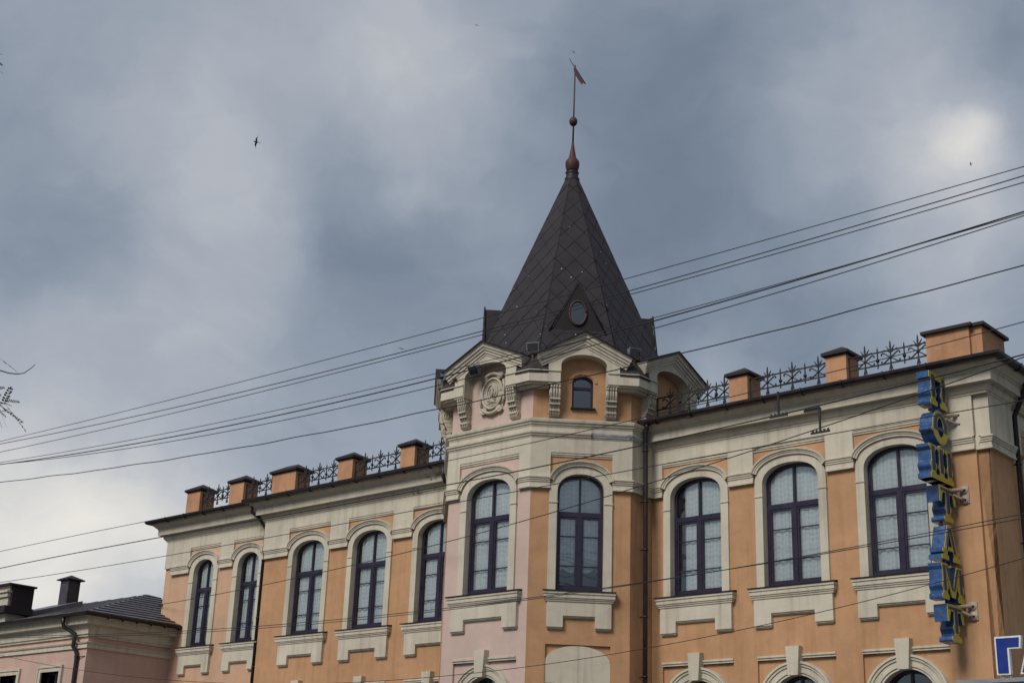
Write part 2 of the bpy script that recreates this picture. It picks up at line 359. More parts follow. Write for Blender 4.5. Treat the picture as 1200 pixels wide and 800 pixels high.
def curtain_mesh(hw, z0, z1, gap=0.0, scallop=0.0):
    key = ('c', hw, z0, z1, gap, scallop)
    if key in CACHE: return CACHE[key]
    m = MB(); n = 64
    xs = [-hw+2*hw*i/n for i in range(n+1)]
    zs_ = [0, .06, .5, 1]
    vs = []; fs = []
    for x in xs:
        for k, t in enumerate(zs_):
            fold = .014*math.sin(x*31)+.007*math.sin(x*67+1)
            sc_ = scallop*abs(math.sin(x*9.0)) if t == 0 else 0
            vs.append((x, fold*(1.15-.4*t), z0+(z1-z0)*t-sc_+scallop*.3))
    for i in range(n):
        for k in range(3): fs.append((i*4+k, (i+1)*4+k, (i+1)*4+k+1, i*4+k+1))
    m.add(vs, fs, True); CACHE[key] = m.mesh('curtain', 'curtain'); return CACHE[key]
def add_window(M, u, hw, zb=ZB, zs=ZS, zt=ZT, ztr=8.72, dark=False, p=2.25, curtain=True, cz0=None, label=None, partial=0):
    W = M @ Matrix.Translation((u, 0, 0))
    fm, sashes, bars, pm = window_meshes(hw, zb, zs, zt, ztr, dark, p)
    w = obj('window', fm, None, B, W)
    if label: w['label'] = label
    for s_ in sashes: obj('sash', s_, None, w, W)
    for s_ in bars: obj('glazing_bar', s_, None, w, W)
    for c, me in pm:
        t = Matrix.Translation(c) @ Matrix.Rotation(random.uniform(-.006, .006), 4, 'X') @ Matrix.Rotation(random.uniform(-.006, .006), 4, 'Z')
        obj('pane', me, None, w, W @ t)
    if curtain:
        z0 = zb+.03 if cz0 is None else cz0
        if partial:   # drawn a little to one side
            cm = curtain_mesh(round(hw*(1-partial*.5), 3), z0, zt+.02, scallop=.05 if cz0 else 0)
            obj('curtain', cm, None, w, W @ Matrix.Translation((hw*partial*.5, .222, 0)))
        else: obj('curtain', curtain_mesh(hw+.02, z0, zt+.02, scallop=.09 if cz0 else 0), None, w, W @ Matrix.Translation((0, .222, 0)))
    return w
def cap_profile(k=1.0):
    return [(0, 9.262), (.085, 9.262), (.085, 9.305), (.068, 9.315), (.068, 9.395), (.088, 9.405), (.088, 9.435), (.105, 9.445), (.105, 9.475), (.128, 9.49), (.128, 9.52), (.06, 9.535), (0, 9.535)]
def mapyz(x, y, e): return (x, y, e)
def plan_sweep(path, prof, closed=False):
    """path seen from above with the outside on its right; prof (outward, z)"""
    return MB().sweep(path, [(-o, z) for o, z in prof], mapyz, closed)
def surround(M, u, hw, band, zb=6.93, zs=ZS, zt=ZT, p=2.25, mat='cream'):
    oa = arch(hw+band, zs, zt+band*.95, p=p); ia = arch(hw, zs, zt, p=p)
    poly = [(-hw-band, zb)]+oa+[(hw+band, zb), (hw, zb)]+list(reversed(ia))+[(-hw, zb)]
    m = MB().plate(poly, -.045, .21)
    # impost joints on the flat band
    s_ = obj('window_surround', m, mat, B, M @ Matrix.Translation((u, 0, 0)))
    for sg in (-1, 1):
        j = MB().box(sg*(hw+band*.5)-band*.5-.012, sg*(hw+band*.5)+band*.5+.012, -.062, -.03, 8.935, 8.965)
        obj('impost', j, mat, s_, M @ Matrix.Translation((u, 0, 0)))
def hood(M, u, ph, mat='cream', zt=9.80):
    pa = arch(ph-.055, 9.38, zt, n=22, p=2.1); pa = [q for q in pa if q[1] >= 9.44]
    prof = [(-.02, .0), (-.02, .085), (.02, .09), (.025, .105), (.06, .112), (.065, .135), (.10, .14), (.10, 0)]
    m = MB().sweep(pa, prof, lambda a, b, e: (a, -e, b))
    obj('hood_mould', m, mat, B, M @ Matrix.Translation((u, 0, 0)))
def sill(M, u, hw, mat='cream'):
    W = M @ Matrix.Translation((u, 0, 0)); m = MB()
    for z0, z1, o, dw in ((6.885, 6.935, .165, 0), (6.80, 6.887, .145, .012), (6.765, 6.803, .125, .03), (6.725, 6.768, .105, .05)):
        m.box(-hw+dw, hw-dw, -o, .1, z0, z1)
    s_ = obj('sill', m, mat, B, W)
    fl = MB().add([(-hw-.012, -.185, 6.937), (hw+.012, -.185, 6.937), (hw+.012, .12, 6.99), (-hw-.012, .12, 6.99), (-hw-.012, -.185, 6.96), (hw+.012, -.185, 6.96), (hw+.012, .12, 7.005), (-hw-.012, .12, 7.005)],
                  [(0, 1, 2, 3), (4, 7, 6, 5), (0, 4, 5, 1), (1, 5, 6, 2), (2, 6, 7, 3), (3, 7, 4, 0)])
    obj('flashing', fl, 'flash', s_, W)
    a = hw-.085; ft = .42 if hw > .9 else .33
    if hw < .82: ft = .36
    def ap(d, k): return [(-a+d, 6.74), (-a+d, 6.115+k), (-a+ft-d, 6.115+k), (-a+ft-d, 6.365+k), (a-ft+d, 6.365+k), (a-ft+d, 6.115+k), (a-d, 6.115+k), (a-d, 6.74)]
    m = MB().plate(ap(0, .05), -.085, .02).plate(ap(.012, .022), -.06, .018).plate(ap(.02, 0), -.035, .016)
    obj('apron', m, mat, B, W)
def ground_arch(M, u, pw, mat='cream', ring=True):
    """panel moulding, ring and keystone over a ground-floor window"""
    W = M @ Matrix.Translation((u, 0, 0))
    m = MB().box(-pw, pw, -.035, .06, 5.505, 5.545).box(-pw, pw, -.012, .06, 5.46, 5.507)
    obj('panel_moulding', m, mat, B, W)
    r0 = .62 if pw > .85 else .52; zc = 4.52
    pa = [(r0*math.cos(t), zc+r0*math.sin(t)*.98) for t in [math.pi*(1-i/26) for i in range(27)]]
    prof = [(0, -.21), (0, .02), (.045, .02), (.05, .045), (.17, .045), (.175, .07), (.225, .075), (.23, .10), (.275, .10), (.275, -.06)]
    obj('arch_ring', MB().sweep([(-r0, 2.0)]+pa+[(r0, 2.0)], prof, lambda a, b, e: (a, .05-e-.04, b)), mat, B, W)
    k = MB().prism([(-.115, 5.11), (-.16, 5.70), (.16, 5.70), (.115, 5.11)], -.16, .05, lambda a, b, e: (a, e, b))
    obj('keystone', k, mat, B, W)
    add_window(M @ Matrix.Translation((0, .06, 0)), u, r0+.01, 2.1, zc, 5.13, 3.9, dark=True, p=2.0, curtain=False)
def wall_section(M, u0, u1, wins, paint, z1=10.6, low=(), blind=()):
    """outer skin with sunk panels, core with window openings"""
    outerh = []; coreh = []
    for u, hw, ph, band in wins:
        outerh.append(shift([(-hw-band*.5, 6.9)]+arch(hw+band*.5, ZS, ZT+band*.5)+[(hw+band*.5, 6.9)], u)); coreh.append(outerh[-1])
    for u, pw in low:
        outerh.append([(u-pw, 1.2), (u-pw, 5.46), (u+pw, 5.46), (u+pw, 1.2)])
        r0 = (.62 if pw > .85 else .52)+.06; coreh.append([(u-r0, 1.9)]+[(u+r0*math.cos(t), 4.52+r0*math.sin(t)) for t in [math.pi*(1-i/16) for i in range(17)]]+[(u+r0, 1.9)])
    for u, pw, zt in blind: outerh.append([(u-pw, 3), (u-pw, zt), (u+pw, zt), (u+pw, 3)])
    rect = [(u0, -.2), (u0, z1), (u1, z1), (u1, -.2)]
    obj('wall', MB().plate(rect, 0, .06, outerh).plate(rect, .058, .40, coreh), paint, B, M)
def facade(M, u0, u1, wins, paint, low=True, ends=(0, 0), frieze_mat='cream'):
    wall_section(M, u0, u1, wins, paint, low=[(w[0], w[2]+.03) for w in wins] if low else ())
    # frieze plate: strip with piers hanging between the window panels
    poly = [(u0+ends[0], 10.40), (u0+ends[0], 9.50)]
    for u, hw, ph, band in wins: poly += [(u-ph, 9.50), (u-ph, 10.05), (u+ph, 10.05), (u+ph, 9.50)]
    poly += [(u1+ends[1], 9.50), (u1+ends[1], 10.40)]
    obj('frieze', MB().plate(poly, -.06, .02), frieze_mat, B, M)
    for u, hw, ph, band in wins:
        pm = MB().box(-ph, ph, -.045, .01, 10.005, 10.052).box(-ph, ph, -.025, .01, 9.965, 10.008)
        obj('panel_moulding', pm, frieze_mat, B, M @ Matrix.Translation((u, 0, 0)))
        surround(M, u, hw, band); hood(M, u, ph); sill(M, u, ph+.13 if ph > .8 else ph+.09)
        if low: ground_arch(M, u, ph+.03)
def capital(path, mat='cream'): obj('capital', plan_sweep(path, cap_profile()), mat, B)

# ---- far left section (set back), left wing, right wing
FM, LM, RM = T(-37.85, .2), T(-32.69, 0), T(-18.748, 0)
fw = [(2.03, .50, .75, .21), (4.20, .50, .75, .21)]
lw = [(1.98, .68, .89, .19), (4.51, .68, .89, .19), (7.04, .68, .89, .19)]
rw = [(1.208, .68, .89, .19), (3.638, .68, .89, .19), (6.068, .68, .89, .19)]
facade(FM, 0, 5.2, fw, 'peach'); facade(LM, 0, 8.2, lw, 'orange'); facade(RM, 0, 7.80, rw, 'orange')
for M, ws, u0, u1, Y in ((FM, fw, .35, 5.16, .2), (LM, lw, 0, 8.17, 0), (RM, rw, 0, 7.80, 0)):
    x0 = M.translation.x; us = [u0]+[x for w in ws for x in (w[0]-w[2]+.0, w[0]+w[2]-.0)]+[u1]
    for i in range(0, len(us), 2):
        if us[i+1]-us[i] > .06: capital([(x0+us[i], Y), (x0+us[i+1], Y)])
for i, (u, hw, ph, bd) in enumerate(fw): add_window(FM, u, hw, partial=.22)
for i, (u, hw, ph, bd) in enumerate(lw): add_window(LM, u, hw, partial=.18)
for i, (u, hw, ph, bd) in enumerate(rw): add_window(RM, u, hw, partial=.34 if i == 0 else 0)
# left gable return wall and step
obj('wall', MB().box(-37.85, -37.5, .6, 10, -.2, 10.6), 'peach', B)
obj('wall', MB().box(-32.69, -32.3, .05, .62, -.2, 10.6), 'orange', B)
obj('frieze', plan_sweep([(-32.69, .19), (-32.69, 0), (-32.62, 0)], [(0, 9.5), (.058, 9.5), (.058, 10.4), (0, 10.4)]), 'cream', B)
capital([(-32.69, .19), (-32.69, 0), (-32.65, 0)])
# notched right corner and the side front
obj('wall', MB().box(-10.97, -10.70, .085, .9, -.2, 10.6), 'orange', B)
SM = T(-10.70, .085, 0, 90)
obj('wall', MB().plate([(0, -.2), (0, 10.6), (1.1, 10.6), (1.1, -.2)], .002, .35), 'orange', B, SM)
SM2 = T(-10.78, .085, 0, 90)
sw = [(2.55, .68, .89, .19), (5.2, .68, .89, .19), (7.8, .68, .89, .19)]
facade(SM2, 1.1, 9.9, sw, 'orange')
for u, hw, ph, bd in sw: add_window(SM2, u, hw)
obj('frieze', plan_sweep([(-10.98, .085), (-10.70, .085), (-10.70, 1.18)], [(0, 9.5), (.058, 9.5), (.058, 10.40), (0, 10.40)]), 'cream', B)
capital([(-10.948, .0), (-10.948, .085), (-10.70, .085), (-10.70, 1.18)])
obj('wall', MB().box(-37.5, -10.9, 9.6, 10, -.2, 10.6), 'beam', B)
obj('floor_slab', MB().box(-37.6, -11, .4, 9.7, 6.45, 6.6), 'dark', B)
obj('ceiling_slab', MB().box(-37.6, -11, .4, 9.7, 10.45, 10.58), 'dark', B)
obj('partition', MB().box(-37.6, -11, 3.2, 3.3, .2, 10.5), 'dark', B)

# ---- main cornice
CP = [(0, 10.375), (.075, 10.375), (.075, 10.41), (.10, 10.42), (.135, 10.465), (.145, 10.50), (.145, 10.555), (.255, 10.575), (.255, 10.558), (.275, 10.558), (.275, 10.745),
      (.30, 10.752), (.30, 10.785), (.335, 10.795), (.365, 10.83), (.41, 10.865), (.445, 10.90), (.455, 10.935), (.455, 10.955), (0, 10.975)]
obj('cornice', plan_sweep([(-37.85, 6), (-37.85, .2), (-32.5, .2)], CP), 'cream', B)
tag(obj('cornice', plan_sweep([(-32.69, .45), (-32.69, 0), (-26.6, 0)], CP), 'cream', B))
tag(obj('cornice', plan_sweep([(-26.6, 0), (-24.45, 0)], CP), 'cream_worn', B), 'cream cornice with flaking grey patches beside the tower')
obj('cornice', plan_sweep([(-18.748, 0), (-10.70, 0), (-10.70, 10)], CP), 'cream', B)
def gutter(path, label=None):
    prof = [(.44, 10.962), (.47, 10.915), (.52, 10.895), (.57, 10.91), (.605, 10.955), (.612, 11.01), (.595, 11.015), (.585, 10.965), (.55, 10.93), (.50, 10.925), (.47, 10.975), (.44, 11.03), (.40, 11.04), (.40, 10.955)]
    g_ = obj('gutter', plan_sweep(path, prof), 'gutter', B)
    for a, b in zip(path[:-1], path[1:]):
        a = Vector(a); b = Vector(b); d = (b-a); n = int(d.length/.95)
        if d.length < 1.2: continue
        d.normalize(); rn = Vector((d.y, -d.x))
        for k in range(n):
            c = a+d*(.5+k*.95)
            p1 = c+rn*.455; p2 = c+rn*.53; p3 = c+rn*.62
            obj('gutter_bracket', MB().tube([(p1.x, p1.y, 10.90), (p2.x, p2.y, 10.878), (p3.x, p3.y, 10.93), (p3.x, p3.y, 11.02)], .016, 5), 'gutter', g_)
    return g_
gutter([(-37.85, 6), (-37.85, .2), (-33.2, .2)]); gutter([(-32.69, .3), (-32.69, 0), (-24.45, 0)]); gutter([(-18.748, 0), (-10.70, 0), (-10.70, 10)])
# low-pitched sheet roofs behind the gutters
def shed(x0, x1, y0, name='roof'):
    m = MB().add([(x0, y0, 11.0), (x1, y0, 11.0), (x1, 5.2, 11.28), (x0, 5.2, 11.28), (x1, 10.4, 11.0), (x0, 10.4, 11.0), (x0, y0, 10.96), (x1, y0, 10.96), (x1, 10.4, 10.96), (x0, 10.4, 10.96)],
                 [(0, 1, 2, 3), (3, 2, 4, 5), (6, 9, 8, 7), (0, 6, 7, 1), (1, 7, 8, 4, 2), (5, 4, 8, 9), (0, 3, 5, 9, 6)])
    r = obj(name, m, 'roof', B); x = x0+.4
    while x < x1:
        obj('roof_seam', MB().box(x-.012, x+.012, y0+.02, 5.2, 10.99, 11.03).mesh('roof_seam', 'roof') if False else MB().add([(x-.012, y0+.02, 11.0), (x+.012, y0+.02, 11.0), (x+.012, 5.2, 11.28), (x-.012, 5.2, 11.28), (x-.012, y0+.02, 11.03), (x+.012, y0+.02, 11.03), (x+.012, 5.2, 11.31), (x-.012, 5.2, 11.31)], [(4, 5, 6, 7), (0, 1, 5, 4), (1, 2, 6, 5), (3, 0, 4, 7)]), 'roof', r); x += .6
shed(-38.28, -32.75, -.22); shed(-33.1, -23.5, -.42); shed(-20, -10.28, -.42)

# ---- parapet blocks and railings
def parapet(x0, x1, y0=.05, dy=.56, z1=11.86):
    c = (x0+x1)/2; M = T(c, y0); w = (x1-x0)/2
    b = obj('parapet_block', MB().box(-w, w, 0, dy, 10.95, z1), 'block', B, M)
    e = .075; m = MB().box(-w-e, w+e, -e, dy+e, z1-.01, z1+.055)
    m.box(-w-.03, w+.03, -.03, dy+.03, z1-.04, z1-.008)
    q = dy/2; rx = max(0, w-q)
    m.add([(-w-e, -e, z1+.055), (w+e, -e, z1+.055), (w+e, dy+e, z1+.055), (-w-e, dy+e, z1+.055), (-rx-.01, q, z1+.25), (rx+.01, q, z1+.25)], [(0, 1, 5, 4), (1, 2, 5), (2, 3, 4, 5), (3, 0, 4)])
    obj('cap', m, 'roof', b, M)
for a, b in ((-36.95, -36.27), (-34.77, -34.1), (-32.75, -31.68), (-29.83, -29.22), (-27.28, -26.73), (-16.65, -16.16), (-14.18, -13.69)): parapet(a, b)
# big corner block, notched like the wall under it
cbm = MB().slab([(-11.86, .05), (-10.93, .05), (-10.93, .135), (-10.70, .135), (-10.70, 1.25), (-11.86, 1.25)], 10.95, 11.86)
cb = tag(obj('parapet_block', cbm, 'block', B), 'large orange parapet block with notched edge over the corner')
cm = MB(); pl = [(-11.94, -.03), (-10.85, -.03), (-10.85, .06), (-10.62, .06), (-10.62, 1.33), (-11.94, 1.33)]
cm.slab(pl, 11.85, 11.915)
cm.add([(x, y, 11.915) for x, y in pl]+[(-11.4, .62, 12.08), (-11.25, .7, 12.08)], [(0, 1, 7, 6), (1, 2, 7), (2, 3, 7), (3, 4, 7), (4, 5, 6, 7), (5, 0, 6)])
obj('cap', cm, 'roof', cb)
def fleur():
    m = MB()
    def bar(p0, p1, w0, w1):
        p0 = Vector(p0); p1 = Vector(p1); d = (p1-p0).normalized(); n = Vector((-d.y, d.x))
        m.plate([tuple(p0+n*w0), tuple(p1+n*w1), tuple(p1-n*w1), tuple(p0-n*w0)], -.011, .011)
    bar((0, .30), (0, .92), .012, .012)
    for a in (35, 72, -35, -72): bar((0, .70), (.17*math.sin(R(a)), .70+.15*math.cos(R(a))+.02), .022, .003)
    bar((0, .80), (0, .95), .022, .003)
    for sg in (-1, 1):
        for top in (1, -1):
            pts = [(0, .58), (sg*.07, .58+top*.045), (sg*.14, .58+top*.10), (sg*.19, .58+top*.115), (sg*.215, .58+top*.085), (sg*.20, .58+top*.06)]
            for a, b in zip(pts[:-1], pts[1:]): bar(a, b, .013, .012)
    for a in (25, -25): bar((0, .42), (.10*math.sin(R(a)), .42-.12), .018, .004)
    bar((0, .40), (0, .30), .02, .004)
    m.lathe([(.001, .55), (.03, .565), (.036, .58), (.03, .595), (.001, .61)], n=8)
    return m.mesh('star_ornament', 'iron')
def post_mesh():
    m = MB(); m.box(-.011, .011, -.011, .011, .38, .80)
    m.lathe([(.003, .50), (.035, .53), (.045, .555), (.035, .58), (.003, .61)], n=6).lathe([(.003, .86), (.018, .80), (.012, .78)], n=6)
    return m.mesh('post', 'iron')
STAR, POST = fleur(), post_mesh()
def railing(x0, x1, stars, posts, y=.16):
    M = T((x0+x1)/2, y, 11.0); h = (x1-x0)/2
    rl = obj('roof_railing', MB().box(-h, h, -.014, .014, .725, .750).box(-h, h, -.014, .014, .44, .465), 'iron', B, M)
    for x in stars: obj('star_ornament', STAR, None, rl, T(x, y, 11.0))
    for x in posts: obj('post', POST, None, rl, T(x, y, 11.0))
    for x in (x0+.03, x1-.03): obj('stay', MB().box(-.012, .012, -.012, .012, 0, .745), 'iron', rl, T(x, y, 11.0))
railing(-18.74, -16.63, (-18.35, -17.82, -17.30, -16.84), (-18.08, -17.56, -17.06))
railing(-16.18, -14.16, (-15.70, -15.07, -14.42), (-15.37, -14.75))
railing(-13.71, -11.84, (-13.30, -12.71, -12.09), (-13.01, -12.40))
railing(-26.75, -24.50, (-26.45, -25.84, -25.22), (-26.14, -25.53, -24.9))
railing(-29.24, -27.26, (-28.83, -28.21, -27.57), (-28.52, -27.88))
railing(-31.70, -29.81, (-31.36, -30.76, -30.15), (-31.05, -30.45))
railing(-34.12, -32.73, (-33.78, -33.14), (-33.45, -32.9))
railing(-36.29, -34.75, (-36.0, -35.5, -35.02), (-35.75, -35.26))

# ================================================================== tower (part of the building)
LX, AX, BX, WX = -22.91, -20.36, -18.748, -24.522
FY, SY = -2.45, -.838
TC = ((LX+AX)/2, FY+2.887)
FACES = {'W': (T(WX, SY+2.55, 0, -90), 2.55), 'SW': (T(WX, SY, 0, -45), 2.28), 'S': (T(LX, FY), 2.55), 'SE': (T(AX, FY, 0, 45), 2.28), 'E': (T(BX, SY, 0, 90), 2.55)}
OCT = [(WX, SY+2.55), (WX, SY), (LX, FY), (AX, FY), (BX, SY), (BX, SY+2.55), (AX, FY+5.774), (LX, FY+5.774)]
for nm, (M, W) in FACES.items():
    paint = 'pink' if nm == 'S' else 'orange'
    if nm == 'S': wins, low, blind = [(1.30, .68, .93, .19)], [(1.34, .95)], []
    elif nm == 'SE': wins, low, blind = [(1.145, .535, .71, .18)], [], [(1.14, .715, 5.80)]
    else: wins, low, blind = [], [], []
    wall_section(M, 0, W, wins, paint, z1=10.9, low=low, blind=blind)
    ex = .026
    poly = [(-ex, 10.90), (-ex, 9.50)]
    for u, hw, ph, bd in wins: poly += [(u-ph, 9.50), (u-ph, 10.10), (u+ph, 10.10), (u+ph, 9.50)]
    poly += [(W+ex, 9.50), (W+ex, 10.90)]
    obj('frieze', MB().plate(poly, -.06, .02), 'cream', B, M)
    for u, hw, ph, bd in wins:
        W_ = M @ Matrix.Translation((u, 0, 0))
        obj('panel_moulding', MB().box(-ph, ph, -.045, .01, 10.055, 10.102).box(-ph, ph, -.025, .01, 10.015, 10.058), 'cream', B, W_)
        surround(M, u, hw, bd); hood(M, u, ph, zt=9.82)
        sill(M, u, ph+.16 if nm == 'S' else .80)
        add_window(M, u, hw, cz0=7.48 if nm == 'SE' else None)
    for u, pw in low: ground_arch(M, u-.02, pw)
    for u, pw, zt in blind:
        a = arch(pw, 5.42, 5.785, n=16, p=2.0)
        obj('blind_arch', MB().plate([(u+x, z) for x, z in [(-pw, 3)]+a+[(pw, 3)]], .018, .059), 'cream', B, M)
        for du in (-.60, .60): obj('hinge', MB().box(u+du-.11, u+du+.11, -.03, .03, 4.93, 4.97).box(u+du-.02, u+du+.02, -.03, .03, 4.75, 4.94), 'iron', B, M)
    # attic wall with window opening
    hl = []
    if nm == 'SE': hl = [shift([(-.25, 11.18)]+arch(.25, 11.80, 11.98, n=12, p=2.0)+[(.25, 11.18)], 1.145)]
    obj('attic_wall', MB().plate([(0, 10.85), (0, 12.4), (W, 12.4), (W, 10.85)], 0, .35, hl), paint, B, M)
# capitals wrapping the tower corners
def fp(nm, u):
    p = FACES[nm][0] @ Vector((u, 0, 0)); return (p.x, p.y)
capital([fp('SW', 0), fp('S', 0), fp('S', 1.30-.93)])
capital([fp('S', 1.30+.93), fp('SE', 0), fp('SE', 1.145-.71)]); capital([fp('SE', 1.145+.71), fp('E', 0), fp('E', .84)])
# string courses round the tower
def ring(prof, mat='cream'): return obj('string_course', plan_sweep(OCT[:6], prof), mat, B)
ring([(0, 10.70), (.07, 10.70), (.075, 10.735), (.10, 10.745), (.105, 10.79), (.135, 10.80), (.145, 10.85), (.145, 10.872), (.0, 10.90)])
tag(obj('string_course', plan_sweep(OCT[:4]+[fp('SE', 1.35)], [(0, 10.44), (.068, 10.44), (.072, 10.47), (.095, 10.48), (.10, 10.52), (.125, 10.53), (.13, 10.575), (.06, 10.60), (0, 10.60)]), 'cream', B))
tag(obj('string_course', plan_sweep([fp('SE', 1.35), fp('SE', 2.28), fp('E', .84)], [(0, 10.44), (.068, 10.44), (.072, 10.47), (.085, 10.48), (.09, 10.52), (.10, 10.53), (.10, 10.575), (.06, 10.60), (0, 10.60)]), 'bare', B), 'string course with broken grey plaster by the downpipe')
# little attic window
SEM = FACES['SE'][0]
wM = SEM @ Matrix.Translation((1.145, 0, 0))
fo = [(-.252, 11.18)]+arch(.252, 11.80, 11.982, n=12, p=2.0)+[(.252, 11.18)]
top = [(-.20, 11.73)]+arch(.20, 11.80, 11.94, n=10, p=2.0)+[(.20, 11.73)]; bot = [(-.20, 11.23), (-.20, 11.67), (.20, 11.67), (.20, 11.23)]
aw = tag(obj('window', MB().plate(fo, .09, .16, [top, bot]), 'frame', B, wM), 'small arched attic window in the tower gable')
for h in (top, bot): obj('pane', MB().pane(h, .13), 'darkglass', aw, wM)
obj('sill', MB().box(-.28, .30, -.07, .1, 11.155, 11.19), 'flash', aw, wM)
obj('lintel_mould', MB().sweep([q for q in arch(.28, 11.80, 12.01, n=14, p=2.0)], [(0, 0), (0, .02), (.05, .025), (.05, 0)], lambda a, b, e: (a, -e, b)), 'orange', aw, wM)

# pediments, corner blocks, corbels
def corbel_mesh():
    side = [(0, 11.64), (.29, 11.64), (.29, 11.59), (.262, 11.575), (.27, 11.52), (.262, 11.45), (.235, 11.38), (.20, 11.32), (.205, 11.29), (.185, 11.25), (.15, 11.215), (.155, 11.185), (.135, 11.15), (.115, 11.12), (.135, 11.09), (.14, 11.04), (.12, 10.98), (.08, 10.945), (.03, 10.94), (0, 10.96)]
    m = MB()
    for x0, x1, k, top in ((-.115, -.075, 1.0, 0), (-.075, -.045, .86, 0), (-.045, -.012, 1.0, 0), (-.012, .012, .86, 0), (.012, .045, 1.0, 0), (.045, .075, .86, 0), (.075, .115, 1.0, 0)):
        m.prism([(-o*k-.001*abs(x0), z) for o, z in side], x0, x1, lambda a, b, e: (e, a, b))
    for z, o in ((11.33, .24), (11.22, .19), (11.07, .155)): m.box(-.122, .122, -o, 0, z-.018, z+.018)
    # side volutes
    for sg in (-1, 1):
        for cy, cz, r in ((-.15, 11.47, .10), (-.075, 11.04, .058)):
            pts = []
            for i in range(26):
                t = i/25*3.6*math.pi; rr = r*(1-i/25*.85); pts.append((sg*.12, cy+rr*math.cos(t), cz+rr*math.sin(t)))
            m.tube(pts, .016, 5)
    return m.mesh('corbel', 'stone')
CORB = corbel_mesh()
GEOM = {}
for nm, (M, W) in FACES.items():
    c = W/2; wide = W > 2.4
    nh, ph, gh = (.66, .98, 1.20) if wide else (.535, .83, 1.03)
    zsp, zcr, ze, zp = 12.14, 12.40, 12.22, 12.66
    GEOM[nm] = (c, ph, ph-nh-.015)
    hl = arch(nh, zsp, zcr, n=16, p=2.0)
    poly = [(-ph, 11.66), (-ph, ze), (0, zp), (ph, ze), (ph, 11.66), (nh, 11.66)]+list(reversed(hl))+[(-nh, 11.66)]
    PMt = M @ Matrix.Translation((c, 0, 0))
    pe = obj('pediment', MB().plate(poly, -.30, .02), 'cream', B, PMt)
    prof = [(-.115, 0), (-.115, .315), (-.065, .32), (-.06, .345), (.0, .35), (.005, .38), (.06, .388), (.065, .418), (.135, .43), (.14, .455), (.16, .46), (.16, -.25), (0, -.25)]
    sl = (zp-ze)/ph
    pa = [(-gh, zp-sl*gh+.06), (0, zp+.06), (gh, zp-sl*gh+.06)]
    obj('raking_cornice', MB().sweep(pa, prof, lambda a, b, e: (a, -e, b)), 'cream', pe, PMt)
    obj('gable_flashing', MB().sweep(pa, [(.162, -.6), (.155, .485), (.19, .485), (.195, -.6)], lambda a, b, e: (a, -e, b)), 'flash', pe, PMt)
    for sg in (-1, 1):
        k = obj('corbel', CORB, None, B, PMt @ Matrix.Translation((sg*(nh+.12), 0, 0)))
names = ['W', 'SW', 'S', 'SE', 'E']
def off(nm, u, o): p = FACES[nm][0] @ Vector((u, -o, 0)); return (p.x, p.y)
for a, b in zip(names[:-1], names[1:]):
    ca, pa_, ia = GEOM[a]; cb_, pb, ib = GEOM[b]; Wa = FACES[a][1]
    def strip(o, z0, z1, ins=0.0):
        k = o*math.tan(R(22.5))
        return MB().slab([off(a, ca+pa_-ia+ins, o), off(a, Wa+k, o), off(b, cb_-pb+ib-ins, o), off(b, cb_-pb+ib-ins, -.02), off(a, Wa, -.02), off(a, ca+pa_-ia+ins, -.02)], z0, z1)
    cbk = obj('corner_block', strip(.325, 11.70, 11.955), 'cream', B)
    obj('bed_mould', strip(.27, 11.655, 11.702, .02), 'cream', cbk); obj('bed_mould', strip(.19, 11.60, 11.657, .25), 'cream', cbk)
    obj('drip_edge', strip(.35, 11.955, 11.975), 'cream_worn', cbk)
    k = .34*math.tan(R(22.5))
    f0 = [off(a, ca+pa_+.0, .33), off(a, Wa+k, .34), off(b, cb_-pb-.0, .33)]; f1 = [off(a, ca+pa_, .06), off(a, Wa, .0), off(b, cb_-pb, .06)]
    m = MB().add([(x, y, 11.98) for x, y in f0]+[(x, y, 12.50) for x, y in f1]+[(x, y, 11.90) for x, y in f0]+[(x, y, 11.90) for x, y in f1], [(0, 1, 4, 3), (1, 2, 5, 4), (6, 9, 10, 7), (7, 10, 11, 8), (0, 6, 7, 1), (1, 7, 8, 2), (3, 4, 10, 9), (4, 5, 11, 10), (0, 3, 9, 6), (2, 8, 11, 5)])
    obj('corner_flashing', m, 'grime', cbk)
# cartouche on the pink gable
MM = FACES['S'][0] @ Matrix.Translation((1.30, 0, 0))
m = MB()
def oval(rx, rz, cz, o, r, n=36):
    pts = [(rx*math.cos(2*math.pi*i/n), -o, cz+rz*math.sin(2*math.pi*i/n)) for i in range(n+1)]; m.tube(pts, r, 6)
cz = 11.70
m.plate([(.34*math.cos(2*math.pi*i/36), cz+.40*math.sin(2*math.pi*i/36)) for i in range(36)], -.04, .01)
md = tag(obj('cartouche', m, 'stone', B, MM), 'oval moulded plaster cartouche on the pink tower face')
m = MB(); oval(.31, .37, cz, .055, .035); oval(.245, .30, cz, .045, .014); obj('oval_rim', m, 'stone', md, MM)
m = MB()
for a0, a1, rr, w in ((105, 255, .165, .026), (-75, 60, .165, .026), (120, 240, .10, .018), (-60, 50, .10, .018)):
    m.tube([(rr*math.cos(R(a0+(a1-a0)*i/12)), -.055, cz+.04+1.15*rr*math.sin(R(a0+(a1-a0)*i/12))) for i in range(13)], w, 6, taper=w*.5)
m.lathe([(.005, -.11), (.035, -.08), (.045, 0), (.03, .05), (.04, .09), (.02, .13), (.003, .14)], (0, -.055, cz+.03), 8)
m.tube([(-.15, -.05, cz-.15), (0, -.065, cz-.19), (.15, -.05, cz-.24)], .018, 6).tube([(-.14, -.05, cz-.25), (.13, -.05, cz-.15)], .018, 6).tube([(-.02, -.05, cz-.12), (.0, -.05, cz-.27)], .016, 6)
obj('horn_relief', m, 'stone', md, MM)
